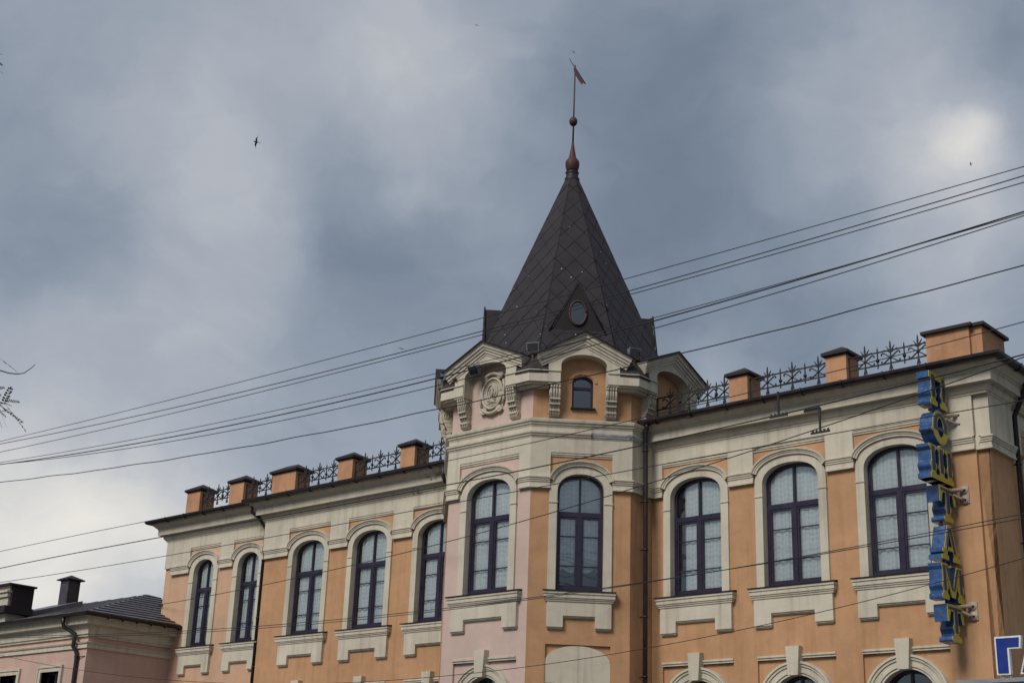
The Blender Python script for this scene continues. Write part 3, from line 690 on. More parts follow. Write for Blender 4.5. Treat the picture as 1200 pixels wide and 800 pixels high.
for top in (1, -1):
    m = MB()
    for sg in (-1, 1):
        pts = []
        for i in range(24):
            t = i/23*3.2*math.pi; rr = .095*(1-i/23*.8); pts.append((sg*(.24-.0+rr*math.cos(t)), -.06, cz+top*(.40+rr*math.sin(t)*.9)))
        m.tube(pts, .028, 6)
    m.tube([(-.30, -.05, cz+top*.36), (-.15, -.065, cz+top*.46), (0, -.07, cz+top*.50), (.15, -.065, cz+top*.46), (.30, -.05, cz+top*.36)], .045, 7)
    m.lathe([(.001, -.05), (.05, -.03), (.06, 0), (.05, .03), (.001, .05)], (0, -.06, cz+top*.49), 10)
    obj('scroll', m, 'stone', md, MM)
for sg in (-1, 1):
    m = MB(); m.tube([(sg*.33, -.04, cz+.30), (sg*.375, -.05, cz+.15), (sg*.355, -.05, cz), (sg*.375, -.05, cz-.15), (sg*.33, -.04, cz-.30)], .03, 6)
    obj('scroll', m, 'stone', md, MM)

# ---- tower spire
RC = Vector((TC[0]-.085, TC[1], 0)); RZ0, RZ1, RS, RTOP = 12.25, 18.52, .885, .048
base = [RC+Vector(((x-TC[0])*RS, (y-TC[1])*RS, RZ0)) for x, y in OCT]
topr = [RC+Vector(((x-TC[0])*RTOP, (y-TC[1])*RTOP, RZ1)) for x, y in OCT]
m = MB().add(base+topr, [(i, (i+1) % 8, 8+(i+1) % 8, 8+i) for i in range(8)]+[tuple(reversed(range(8))), tuple(range(8, 16))])
TR = tag(obj('tower_roof', m, 'tower_roof', B), 'dark brown octagonal spire roof of diamond metal shingles')
def clip(poly, a, b):          # keep left of a->b
    out_ = []; n = len(poly)
    def sd_(p): return (b[0]-a[0])*(p[1]-a[1])-(b[1]-a[1])*(p[0]-a[0])
    for i in range(n):
        p, q = poly[i], poly[(i+1) % n]; s1, s2 = sd_(p), sd_(q)
        if s1 >= 0: out_.append(p)
        if (s1 >= 0) != (s2 >= 0):
            t = s1/(s1-s2); out_.append((p[0]+(q[0]-p[0])*t, p[1]+(q[1]-p[1])*t))
    return out_
stuff = MB()
for i in range(8):
    b0, b1, t0, t1 = base[i], base[(i+1) % 8], topr[i], topr[(i+1) % 8]
    o0 = (b0+b1)/2; eu = (b1-b0).normalized(); ev = ((t0+t1)/2-o0); Ls = ev.length; ev = ev.normalized(); en = eu.cross(ev)
    if en.dot(o0-RC-Vector((0, 0, RZ0))) < 0: en = -en
    hb, ht = (b1-b0).length/2, (t1-t0).length/2
    trap = [(-hb+.012, 0), (hb-.012, 0), (ht-.004, Ls), (-ht+.004, Ls)]
    dw, dh = .50, .66
    vis = i in (2, 3, 4)
    for j in range(int(Ls/(dh/2))+2):
        for k in range(-4, 5):
            cx = k*dw+(dw/2 if j % 2 else 0); cz_ = j*dh/2
            if abs(cx) > hb+dw: continue
            g_ = .006
            po = [(cx, cz_-dh/2+g_), (cx+dw/2-g_, cz_), (cx, cz_+dh/2-g_), (cx-dw/2+g_, cz_)]
            for a, b in zip(trap, trap[1:]+trap[:1]): po = clip(po, a, b) if len(po) > 2 else []
            if len(po) < 3: continue
            ar = abs(sum(po[q][0]*po[(q+1) % len(po)][1]-po[(q+1) % len(po)][0]*po[q][1] for q in range(len(po))))/2
            if ar < .004: continue
            w0 = random.uniform(-.002, .003)
            top_ = [o0+eu*a+ev*b+en*(.012+w0+0.012*max(0, 1-(b-(cz_-dh/2))/dh)) for a, b in po]
            bot_ = [o0+eu*a+ev*b-en*.004 for a, b in po]; n = len(po)
            tgt = MB() if vis else stuff
            tgt.add(top_+bot_, [tuple(range(n))]+[(q, n+q, n+(q+1) % n, (q+1) % n) for q in range(n)])
            if vis: obj('shingle', tgt, 'tower_roof', TR)
    obj('hip_cap', MB().tube([b0+Vector((0, 0, -.05)), t0], .034, 6, taper=.022), 'flash', TR)
tag(obj('back_shingles', stuff, 'tower_roof', TR), kind='stuff')
# dormers on the diagonal faces
def dormer(ang, label=None):
    M = Matrix.Translation((RC.x, RC.y, 0)) @ Matrix.Rotation(R(ang), 4, 'Z')      # local -y points outwards
    yf = -2.17; z0, z1, hw = 13.33, 14.64, .66
    sl = (RS*2.943)/(18.85-RZ0)
    yb = lambda z: -(RS*2.943-(z-RZ0)*sl)+.12
    d = MB().add([(-hw, yf, z0), (hw, yf, z0), (0, yf, z1), (-hw*.9, yb(z0), z0), (hw*.9, yb(z0), z0), (0, yb(z1), z1-.0)], [(0, 1, 2), (0, 2, 5, 3), (1, 4, 5, 2), (0, 3, 4, 1), (3, 5, 4)])
    dm = obj('dormer', d, 'dormer', B, M)
    if label: dm['label'] = label
    obj('verge', MB().tube([(-hw-.05, yf-.02, z0-.02), (0, yf-.02, z1+.06), (hw+.05, yf-.02, z0-.02)], .022, 5).tube([(-hw-.06, yf-.02, z0-.01), (hw+.06, yf-.02, z0-.01)], .026, 5), 'dormer', dm, M)
    n = 28; cz_ = 13.85
    rim = [(.205*math.cos(2*math.pi*k/n), yf-.02, cz_+.31*math.sin(2*math.pi*k/n)) for k in range(n+1)]
    obj('oval_rim', MB().tube(rim, .030, 7), 'rust', dm, M)
    obj('pane', MB().pane([(x*.95, cz_+(z-cz_)*.95) for x, y, z in rim[:-1]], yf-.012), 'darkglass', dm, M)
dormer(45, 'triangular dormer with oval window facing the street corner'); dormer(-45); dormer(135)
# finial
FT = Matrix.Translation((RC.x, RC.y, 0))
fi = tag(obj('finial', MB().lathe([(.20, 18.38), (.205, 18.52), (.17, 18.56), (.165, 18.66), (.19, 18.70), (.14, 18.74)], n=12), 'tower_roof', B, FT), 'rusty red spire finial with ball, rod and weathervane')
obj('onion', MB().lathe([(.13, 18.72), (.16, 18.78), (.185, 18.88), (.195, 18.96), (.18, 19.04), (.14, 19.10), (.10, 19.16), (.075, 19.30), (.05, 19.45), (.03, 19.62)], n=14), 'rust', fi, FT)
obj('rod', MB().tube([(0, 0, 19.5), (.01, 0, 20.6), (.015, .01, 22.0)], .026, 7, taper=.018), 'rust', fi, FT)
obj('ball', MB().lathe([(.01, 20.12), (.07, 20.145), (.105, 20.20), (.115, 20.255), (.105, 20.31), (.07, 20.365), (.01, 20.39)], n=14), 'rust', fi, FT)
VM = Matrix.Translation((RC.x+.01, RC.y, 0)) @ Matrix.Rotation(R(38), 4, 'Z')
vn = MB().plate([(-.04, 21.92), (.02, 21.90), (.20, 21.62), (.30, 21.45), (.24, 21.46), (.20, 21.40), (.12, 21.52), (-.01, 21.76)], -.012, .012)
obj('vane', vn, 'rust', fi, VM); obj('arrow', MB().tube([(.30, 0, 21.42), (.0, 0, 21.95), (-.10, 0, 22.10), (-.16, 0, 22.23)], .016, 6, taper=.008), 'rust', fi, VM)

# ---- downpipes
def downpipe(pts, r, clamps, label=None, mat='pipe', parent=None):
    d = obj('downpipe', MB().tube(pts, r, 10), mat, parent or B)
    if label: d['label'] = label
    for p, wall in clamps:
        obj('clamp', MB().lathe([(r+.012, -.02), (r+.016, 0), (r+.012, .02)], p, 10).tube([p, wall], .012, 5), mat, d)
    return d
x, y = -18.60, -.47
downpipe([(x+.08, -.50, 10.93), (x+.05, -.50, 10.86), (x, y, 10.72), (x, y, 9.6), (x, y, .1)], .055, [((x, y, z), (x-.15, y, z)) for z in (10.3, 9.1, 8.0, 6.5, 5.2, 3)], 'dark downpipe in the angle between tower and right wing')
downpipe([(-25.05, -.52, 10.92), (-25.05, -.52, 10.62), (-25.0, -.48, 10.45), (-24.82, -.2, 10.32), (-24.78, -.1, 10.2), (-24.78, -.1, .1)], .055, [], 'dark downpipe elbow behind the left edge of the tower')
downpipe([(-33.08, -.34, 10.92), (-33.08, -.34, 10.66), (-32.95, -.16, 10.52), (-32.86, .08, 10.2), (-32.86, .08, .1)], .05, [((-32.86, .08, z), (-32.86, .22, z)) for z in (9.3, 7.6, 6.2)], 'dark downpipe where the set-back section meets the left wing')
downpipe([(-10.32, 1.2, 10.92), (-10.32, 1.2, 10.75), (-10.52, 1.26, 10.4), (-10.63, 1.28, 10.2), (-10.63, 1.28, .1)], .055, [((-10.63, 1.28, z), (-10.8, 1.28, z)) for z in (9.2, 7.6, 6.2)], 'dark downpipe on the side front past the corner')

# ================================================================== floodlights on the tower
def floodlight(p, rz, tilt, label, bar=True):
    t = thing('floodlight', label, 'floodlight', p, 'floodlights on the tower')
    M = Matrix.Translation(p) @ Matrix.Rotation(R(rz), 4, 'Z'); H = M @ Matrix.Translation((0, 0, .19)) @ Matrix.Rotation(R(tilt), 4, 'X')
    h = MB().add([(-.15, -.07, -.11), (.15, -.07, -.11), (.15, -.07, .11), (-.15, -.07, .11), (-.11, .10, -.08), (.11, .10, -.08), (.11, .10, .08), (-.11, .10, .08)], [(0, 1, 2, 3), (4, 7, 6, 5), (0, 4, 5, 1), (1, 5, 6, 2), (2, 6, 7, 3), (3, 7, 4, 0)])
    hd = obj('housing', h, 'lampmetal', t, H)
    for k in range(5): obj('cooling_fin', MB().box(-.10+k*.05-.006, -.10+k*.05+.006, .0, .13, -.085, .085), 'lampmetal', hd, H)
    obj('lens', MB().box(-.13, .13, -.082, -.068, -.09, .09), 'darkglass', hd, H)
    obj('yoke', MB().tube([(-.17, 0, .19), (-.17, .02, .02), (.17, .02, .02), (.17, 0, .19)], .014, 5), 'iron', t, M)
    if bar: obj('mounting_bar', MB().box(-.5, .5, .03, .07, -.02, .02).box(-.02, .02, -.06, .06, -.16, .02), 'rust', t, M)
def outp(i, o, z): d = (Vector((OCT[i][0], OCT[i][1]))-Vector(TC)).normalized(); return (OCT[i][0]+d.x*o, OCT[i][1]+d.y*o, z)
floodlight(outp(3, .10, 12.40), 22, 12, 'grey floodlight between the pink and orange tower gables')
floodlight(outp(4, .10, 12.40), 67, 14, 'grey floodlight at the tower corner beside the right wing')
floodlight(outp(2, .24, 12.16), -22, 12, 'grey floodlight at the tower corner above the left wing')
p = FACES['S'][0] @ Vector((.98, -.34, 12.10)); floodlight((p.x, p.y, p.z), 0, 35, 'grey floodlight hung in the arch above the plaster cartouche', False)

# ================================================================== hanging letter sign
SX = -11.52
SG = thing('letter_sign', 'vertical blade sign of blue and yellow letters fixed to the corner', 'sign', (SX, -.6, 5.45))
H_ = .68
def stem(c, z0=0, z1=H_, h=.085, foot=.155, head=0):
    pr = []
    for k in range(23):
        z = z1*k/22; w = h
        if z < .115: w = max(w, h+(foot-h)*max(0, 1-((z-.05)/.075)**4))
        if .17 < z < .35: w = h+.052*math.cos((z-.26)/.09*math.pi/2)
        if head and z > z1-.12: w = max(w, h+(head-h)*min(1, (z-z1+.12)/.05))
        pr.append((z, w))
    return [(c-w, z) for z, w in pr]+[(c+w, z) for z, w in reversed(pr)]
def inner(c, h=.060, z0=.17, z1=H_-.035): return [(c-h, z0), (c-h, z1), (c+h, z1), (c+h, z0)]
def rect(a0, a1, b0, b1): return [(a0, b0), (a0, b1), (a1, b1), (a1, b0)]
def ell(rx, rz, cz, n=28): return [(rx*math.cos(2*math.pi*k/n), cz+rz*math.sin(2*math.pi*k/n)) for k in range(n)]
def quad(a, b, w0, w1): return [(a[0]-w0, a[1]), (b[0]-w1, b[1]), (b[0]+w1, b[1]), (a[0]+w0, a[1])]
LET = {
 'П': ([stem(-.225), stem(.225), rect(-.38, .38, H_-.13, H_)], [inner(-.225, z1=H_-.05), inner(.225, z1=H_-.05)], []),
 'О': ([], [], [(ell(.34, .34, .34), ell(.13, .20, .34))]),
 'Ш': ([stem(-.35, head=.15, foot=.12), stem(0, head=.15, foot=.12), stem(.35, head=.15, foot=.12), rect(-.50, .50, 0, .10)], [inner(-.35), inner(0), inner(.35)], []),
 'Т': ([stem(0, foot=.20), rect(-.35, .35, H_-.12, H_), quad((-.315, .36), (-.28, H_-.11), .03, .07), quad((.315, .36), (.28, H_-.11), .03, .07)], [inner(0, h=.055), rect(-.31, .31, H_-.085, H_-.04)], []),
 'А': ([quad((-.24, .06), (-.02, H_), .075, .07), quad((.24, .06), (.02, H_), .09, .07), rect(-.39, -.10, 0, .09), rect(.10, .39, 0, .09), rect(-.19, .19, .19, .27), rect(-.34, -.20, .14, .22), rect(.20, .34, .14, .22)], [quad((-.165, .20), (-.025, H_-.05), .025, .03), quad((.185, .16), (.03, H_-.05), .045, .035)], []),
 'М': ([stem(-.33, head=.12, foot=.14), stem(.33, head=.12, foot=.14), quad((0, .06), (-.28, H_), .07, .09), quad((0, .06), (.28, H_), .07, .09)], [inner(-.345, .045), inner(.345, .045), quad((-.03, .20), (-.23, H_-.04), .028, .035), quad((.03, .20), (.23, H_-.04), .028, .035)], []),
}
mpx = lambda x: (lambda a, b, e: (x+e, a, b))
for i, ch in enumerate('ПОШТАМТ'):
    z = 10.05-i*.76; yc = {'П': -.585, 'О': -.60, 'Ш': -.66, 'Т': -.50, 'А': -.53, 'М': -.53}[ch]
    LMx = Matrix.Translation((SX, yc, z)); strokes, blues, rings_ = LET[ch]
    bd = MB(); fc = MB(); bl = MB()
    for k, s_ in enumerate(strokes):
        bd.prism(s_, -.135+k*.0012, .13-k*.0012, mpx(0)); fc.prism(s_, .131, .140+k*.0012, mpx(0))
    for o_, h_ in rings_:
        bd.prism(o_, -.135, .13, mpx(0), [h_]); fc.prism(o_, .131, .140, mpx(0), [h_])
        for sg in (-1, 1): bd.prism([(sg*.33+x_, .26+zz) for x_, zz in ell(.06, .055, 0, 12)], -.1362, .1312, mpx(0)); fc.prism([(sg*.33+x_, .26+zz) for x_, zz in ell(.06, .055, 0, 12)], .132, .1412, mpx(0))
        bl.prism(clip(ell(.295, .30, .34), (.3, .24), (-.3, .24))[::-1] if False else [(x_, zz) for x_, zz in ell(.295, .30, .34) if zz > .27], .138, .149, mpx(0), [ [(x_, zz) for x_, zz in ell(.17, .235, .34) if zz > .29] ])
    lt = obj('letter', bd, 'blue', SG, LMx)
    obj('yellow_face', fc, 'yellow', lt, LMx)
    for k, s_ in enumerate(blues): obj('blue_face', MB().prism(s_, .138, .149+k*.0012, mpx(0)), 'blueface', lt, LMx)
    if bl.v: obj('blue_face', bl, 'blueface', lt, LMx)
obj('mast', MB().tube([(SX+.0, -.55, 5.6), (SX, -.55, 10.5)], .03, 7), 'blue', SG)
for z in (9.91, 8.39, 6.13):
    br = MB().tube([(-11.25, .0, z+.09), (-11.30, -.12, z+.085), (-11.40, -.25, z+.06), (SX, -.5, z+.05)], .04, 6).tube([(-11.25, 0, z-.10), (-11.31, -.12, z-.08), (-11.40, -.25, z-.02), (SX, -.5, z+.0)], .035, 6)
    br.box(-11.345, -11.155, -.03, .02, z-.17, z+.17)
    b_ = obj('bracket', br, 'bracket', SG)
    for dz in (.09, -.10):
        obj('wall_plate', MB().lathe([(.09, -.02), (.09, .02)], (0, 0, 0), 12), 'bracket', b_, Matrix.Translation((-11.25, -.02, z+dz)) @ Matrix.Rotation(R(90), 4, 'X'))
        obj('bolt', MB().lathe([(.022, -.02), (.018, .02)], (0, 0, 0), 8), 'iron', b_, Matrix.Translation((-11.225, -.05, z+dz)) @ Matrix.Rotation(R(90), 4, 'X'))

# ================================================================== kiosk with standing letters at the corner
KS = thing('street_pavilion', 'low pavilion with pale grey metal fascia in front of the building corner', 'kiosk', (-8, -.8, 0))
obj('wall', MB().box(-10.85, -4, -1.42, -.25, -.1, 4.3), 'grey', KS); obj('fascia', MB().box(-10.95, -3.9, -1.56, -.18, 4.28, 4.60), 'grey', KS)
obj('top_flashing', MB().box(-10.98, -3.88, -1.60, -.15, 4.60, 4.67), 'grey', KS)
LS = thing('roof_letters', 'royal blue block letters with white outline standing on the grey fascia', 'sign', (-9.5, -1.5, 4.67))
def big(polys, xoff, name='letter'):
    M = Matrix.Translation((xoff, -1.5, 4.73))
    w = MB(); b = MB()
    for k, (po, pi) in enumerate(polys): w.plate(po, -.045-k*.0015, .045+k*.0015); b.plate(pi, -.062-k*.0015, -.044)
    l_ = obj('letter', w, 'white', LS, M); obj('blue_face', b, 'royal', l_, M)
    obj('stand', MB().box(.08, .11, -.02, .02, -.07, .02).box(.22, .25, -.02, .02, -.07, .02), 'grey', l_, M)
t_ = .032
G0 = [(0, 0), (0, .66), (.48, .66), (.455, .44), (.25, .44), (.25, 0)]
G1 = [(t_, t_), (t_, .66-t_), (.48-t_*1.15, .66-t_), (.455-t_*.75, .44+t_), (.25-t_, .44+t_), (.25-t_, t_)]
big([(G0, G1)], -10.24)
A0 = [(0, 0), (.19, .66), (.43, .66), (.62, 0), (.42, 0), (.39, .12), (.23, .12), (.20, 0)]
A1 = [(t_*1.3, t_), (.19+t_*.7, .66-t_), (.43-t_*.7, .66-t_), (.62-t_*1.3, t_), (.42+t_*.7, t_), (.39+t_*.7, .12+t_), (.23-t_*.7, .12+t_), (.20-t_*.7, t_)]
big([(A0, A1)], -9.82)

# ================================================================== low pink building on the left
LB = thing('low_building', 'low rose plastered building with dark metal hip roof beside the main one', 'building', (-45, -2.7, 0))
x1, yf = -37.15, -2.7; x0 = -60
wins_ = [-38.93, -41.3, -43.7, -46.1]
hl = [[(x-.50, 4.0), (x-.50, 6.05), (x+.50, 6.05), (x+.50, 4.0)] for x in wins_]
obj('wall', MB().plate([(x0, -.2), (x0, 7.6), (x1, 7.6), (x1, -.2)], yf, yf+.4, hl), 'rose', LB)
obj('wall', MB().box(x1-.4, x1-.003, yf+.39, .22, -.2, 7.6), 'rose', LB)
obj('wall', MB().box(x0, x1-.8, 5.0, 5.4, -.2, 7.6), 'rose', LB)
obj('floor_slab', MB().box(x0, x1-.42, yf+.4, 5, 6.6, 6.7), 'dark', LB); obj('partition', MB().box(x0, x1-.42, 0, .1, 0, 7), 'dark', LB)
for x in wins_:
    WMx = Matrix.Translation((x, yf, 0))
    w = obj('window', MB().plate([(-.52, 3.98), (-.52, 6.07), (.52, 6.07), (.52, 3.98)], .20, .26, [[(-.44, 4.06), (-.44, 5.98), (-.03, 5.98), (-.03, 4.06)], [(.03, 4.06), (.03, 5.98), (.44, 5.98), (.44, 4.06)]]), 'frame', LB, WMx)
    for a in (-.44, .03): obj('pane', MB().pane([(a, 4.06), (a+.41, 4.06), (a+.41, 5.98), (a, 5.98)], .23), 'darkglass', w, WMx)
    s_ = MB().plate([(-.64, 3.9), (-.64, 6.19), (.64, 6.19), (.64, 3.9), (.50, 3.9), (.50, 6.05), (-.50, 6.05), (-.50, 3.9)], -.05, .2)
    s_.plate([(-.68, 3.9), (-.68, 6.23), (.68, 6.23), (.68, 3.9), (.62, 3.9), (.62, 6.17), (-.62, 6.17), (-.62, 3.9)], -.075, .01)
    obj('surround', s_, 'cream', w, WMx)
path = [(x0, yf), (x1, yf), (x1, .2)]
obj('cornice', plan_sweep(path, [(0, 6.99), (.06, 6.99), (.06, 7.04), (.10, 7.06), (.10, 7.20), (.13, 7.24), (.13, 7.30), (.28, 7.33), (.28, 7.52), (.33, 7.54), (.36, 7.60), (0, 7.62)]), 'cream', LB)
obj('string_course', plan_sweep(path, [(0, 6.66), (.05, 6.66), (.05, 6.78), (.08, 6.79), (.10, 6.83), (0, 6.85)]), 'cream', LB)
# hip roof: eaves corner, ridge end
ex, ey, ez = x1+.42, yf-.42, 7.64
AP = (-40.35, 1.3, 9.08)
rm = MB().add([(x0, ey, ez), (ex, ey, ez), AP, (x0, 1.3, 9.08), (ex, .2, ez), (-37.86, .2, 7.64+(9.08-7.64)*(ex+37.86)/(ex-AP[0])), (-37.86, 4.6, 7.64+(9.08-7.64)*(ex+37.86)/(ex-AP[0])), (x0, 5.7, ez), (x0, ey, ez-.06), (ex, ey, ez-.06), (ex, .2, ez-.06)],
              [(0, 1, 2, 3), (1, 4, 5, 2), (2, 5, 6), (3, 2, 6, 7), (0, 8, 9, 1), (1, 9, 10, 4)])
rf = obj('roof', rm, 'low_roof', LB)
nC = 12
for k in range(nC):     # lapped sheet courses on the hip end
    t0, t1 = k/nC, (k+1)/nC
    def P(t, side):
        x_ = ex+(AP[0]-ex)*t; z_ = ez+(AP[2]-ez)*t
        if side == 0: return Vector((x_, ey+(AP[1]-ey)*t, z_))
        yb_ = .19 if x_ > -37.85 else min(5.4, 5.7+(AP[1]-5.7)*t)
        return Vector((x_, yb_, z_))
    a, b, c, d = P(t0, 0), P(t0, 1), P(t1, 1), P(t1, 0); up = Vector((.35, 0, .94))
    obj('roof_course', MB().add([a+up*.035, b+up*.035, c+up*.008, d+up*.008, a, b, c, d], [(0, 1, 2, 3), (0, 4, 5, 1), (1, 5, 6, 2), (3, 7, 4, 0)]), 'low_roof', rf)
for k in range(24):
    x_ = ex-.5-k*.75; t = min(1, (ex-x_)/(ex-AP[0])); top = Vector((x_, ey+(AP[1]-ey)*t, ez+(AP[2]-ez)*t))
    if x_ > x0: obj('roof_seam', MB().tube([(x_, ey+.01, ez+.01), tuple(top)], .014, 4), 'low_roof', rf)
obj('gutter', plan_sweep([(x0, yf), (x1, yf), (x1, .18)], [(.38, 7.60), (.40, 7.55), (.45, 7.53), (.50, 7.56), (.52, 7.63), (.50, 7.64), (.46, 7.60), (.40, 7.64)]), 'gutter', LB)
for k in range(6): obj('eave_hook', MB().tube([(x1+.36, yf+.3+k*.5, 7.56), (x1+.46, yf+.3+k*.5, 7.50), (x1+.52, yf+.3+k*.5, 7.58)], .018, 5), 'gutter', LB)
dp = obj('downpipe', MB().tube([(-37.95, yf-.42, 7.56), (-37.95, yf-.42, 7.38), (-37.93, yf-.38, 7.28), (-37.65, yf-.16, 7.08), (-37.62, yf-.17, 6.95), (-37.64, yf-.17, 6.72), (-37.55, yf-.09, 6.55), (-37.52, yf-.08, 6.4), (-37.50, yf-.08, .1)], .06, 10), 'pipe', LB)
obj('clamp', MB().lathe([(.072, -.02), (.078, 0), (.072, .02)], (-37.51, yf-.08, 6.42), 10).tube([(-37.51, yf-.08, 6.42), (-37.2, yf+.0, 6.42)], .012, 5), 'pipe', dp)
ch = obj('chimney', MB().box(-43.45, -42.95, -.10, .35, 8.0, 9.60), 'low_roof', LB)
obj('chimney_cap', MB().box(-43.56, -42.84, -.21, .46, 9.60, 9.635).add([(-43.56, -.21, 9.635), (-42.84, -.21, 9.635), (-42.84, .46, 9.635), (-43.56, .46, 9.635), (-43.2, .125, 9.80)], [(0, 1, 4), (1, 2, 4), (2, 3, 4), (3, 0, 4)]), 'roof', ch)
obj('chimney_flashing', MB().add([(-43.9, -1.5, 8.32), (-42.0, -1.5, 8.32), (-42.0, -.05, 8.80), (-43.9, -.05, 8.80), (-43.9, -1.5, 8.12), (-42.0, -1.5, 8.12), (-42.0, -.05, 8.5), (-43.9, -.05, 8.5)], [(0, 1, 2, 3), (0, 4, 5, 1), (1, 5, 6, 2), (3, 7, 4, 0)]), 'grey_roof', ch)
rp = obj('roof_parapet', MB().box(-44.6, -41.72, -2.9, -2.25, 7.6, 8.86).box(-44.6, -41.69, -2.96, -2.2, 8.50, 8.64).box(-44.6, -41.65, -3.01, -2.2, 8.64, 8.70), 'cream', LB)
obj('cap', MB().box(-44.7, -41.52, -3.02, -2.05, 8.86, 8.92).box(-41.70, -41.60, -2.84, -2.1, 8.18, 8.87), 'roof', rp); obj('flashing', MB().box(-44.6, -41.5, -3.10, -2.1, 7.98, 8.20), 'roof', rp)

# ================================================================== overhead wires and their poles
POLES = {(-44, -9.4): [], (-44, -6.2): [], (5, -9.4): [], (5, -6.2): []}
WIRES = [ # plan y, sag curve (cubic in x between x0 and x1, straight on beyond), radius, label
 (-9, (2.7754e-06, 0.00088622, 0.018222, 10.451), 0.00702, 'topmost thin wire of the three passing before the spire', 'three thin wires before the spire'),
 (-9.4, (3.3522e-06, 0.0018314, 0.049961, 10.274), 0.00819, 'middle thin wire of the three passing before the spire', 'three thin wires before the spire'),
 (-9.8, (1.7206e-06, 0.0013095, 0.035976, 9.9129), 0.00702, 'lowest thin wire of the three passing before the spire', 'three thin wires before the spire'),
 (-8, (6.6185e-06, 0.0022875, 0.067032, 10.52), 0.00702, 'thin wire on top of the bundle crossing below the dormer', 'wire bundle crossing the tower gables'),
 (-8.3, (3.2614e-07, 0.002487, 0.085502, 10.513), 0.0117, 'thick wire in the bundle crossing below the dormer', 'wire bundle crossing the tower gables'),
 (-8.6, (4.0079e-06, 0.0034031, 0.11252, 10.443), 0.0078, 'lowest thin wire in the bundle crossing the tower gables', 'wire bundle crossing the tower gables'),
 (-7.5, (7.7958e-06, 0.0026334, 0.073842, 10.018), 0.01014, 'single wavy wire crossing just under the plaster cartouche', 'single street wires'),
 (-6, (5.2584e-05, 0.0043645, 0.11987, 10.045), 0.0078, 'thin wire running along the eaves gutter line', 'single street wires'),
 (-6.3, (6.658e-05, 0.0052325, 0.1339, 9.4806), 0.0117, 'thick wire running along the cornice soffit', 'single street wires'),
 (-6.6, (-3.5791e-05, -0.0020706, -0.028356, 7.8364), 0.0078, 'thin wire crossing the hood moulds of the upper windows', 'single street wires'),
 (-5, (9.2407e-06, 0.0029118, 0.11217, 7.3444), 0.0078, 'upper of two wires crossing just above the upper window sills', 'paired wires at sill height'),
 (-5.2, (1.6997e-05, 0.0037315, 0.13852, 7.522), 0.00702, 'lower of two wires crossing just above the upper window sills', 'paired wires at sill height'),
 (-5.6, (3.4706e-05, 0.0084138, 0.31017, 7.8405), 0.00624, 'slack lowest wire crossing below the upper window aprons', 'single street wires'),
]
def wire_z(co, x):
    f = lambda q: ((co[0]*q+co[1])*q+co[2])*q+co[3]
    if x < -36: return f(-36)+(f(-35.5)-f(-36))/.5*(x+36)
    if x > -6.5: return f(-6.5)+(f(-6.5)-f(-7))/.5*(x+6.5)
    return f(x)
for y, co, r, lab, grp in WIRES:
    pts = []; n = 110; wob = .007 if 'wavy' in lab else .0
    for k in range(n+1):
        x = -44+49*k/n; z = wire_z(co, x)
        if wob: z += wob*math.sin(x*1.9)+wob*.8*math.sin(x*3.3+1)
        pts.append((x, y, z))
    tag(obj('overhead_wire', MB().tube(pts, r, 5), 'wire'), lab, 'wire', grp)
    key = -9.4 if y < -7.8 else -6.2
    for X in (-44, 5): POLES[(X, key)].append((y, wire_z(co, X)))
pts = []
for k in range(70):
    x = -37.86+42.8*k/69; y = .1-(x+37.8)*8.1/41.8; z = 8.16+.00235*(x+25.5)**2 if x > -25.5 else 8.16+.0014*(x+25.5)**2
    pts.append((x, y, z))
tag(obj('overhead_wire', MB().tube(pts, .0095, 5), 'wire'), 'thin slanting wire anchored to the left corner of the building', 'wire', 'single street wires')
POLES[(5, -6.2)].append((pts[-1][1], pts[-1][2]))
tag(obj('wall_hook', MB().tube([(-37.8, .25, 8.37), (-37.84, .1, 8.37), (-37.87, .06, 8.40)], .025, 6), 'iron', B))
for (X, Y), arms in POLES.items():
    hz = max(z for y, z in arms)+.8
    up = thing('utility_pole', {(-44, -9.4): 'wooden utility pole carrying the upper wires left of the buildings', (-44, -6.2): 'wooden utility pole carrying the lower wires left of the buildings', (5, -9.4): 'wooden utility pole carrying the upper wires right of the corner', (5, -6.2): 'wooden utility pole carrying the lower wires right of the corner'}[(X, Y)], 'pole', (X, Y, 0), 'street poles')
    obj('shaft', MB().tube([(X, Y, -.2), (X, Y, hz)], .16, 12, taper=.11), 'wood_pole', up)
    for y, z in arms:
        m = MB(); a0, a1 = min(Y, y)-.1, max(Y, y)+.1
        m.box(X-.04, X+.04, a0, a1, z-.12, z-.04); m.lathe([(.03, -.06), (.045, -.03), (.03, 0)], (X, y, z), 8)
        obj('cross_arm', m, 'wood_pole', up)
# wire hangers with comb-like insulators
for x, y, zt, zb, lab in ((-11.63, -6.3, 8.93, 8.5, 'dark wire hanger just under the gutter of the right wing'), (-10.87, -6.3, 8.50, 8.10, 'dark wire hanger with combed top between second and third window')):
    hg = thing('wire_hanger', lab, 'hanger', (x, y, zb), 'wire hangers')
    obj('rod', MB().box(-.014, .014, -.014, .014, 0, zt-zb), 'iron', hg, Matrix.Translation((x, y, zb)))
    m = MB().box(-.17, .17, -.015, .015, -.01, .02)
    for k in range(5): m.box(-.15+k*.07, -.12+k*.07, -.012, .012, .02, .05)
    obj('clamp', m, 'iron', hg, Matrix.Translation((x, y, zb)))
    if zt < 8.7:
        m = MB().box(-.28, .03, -.015, .015, -.02, .01)
        for k in range(6): m.lathe([(.02, 0), (.028, .02), (.015, .05)], (-.26+k*.05, 0, .0), 6)
        obj('insulator_comb', m, 'iron', hg, Matrix.Translation((x, y, zt)))

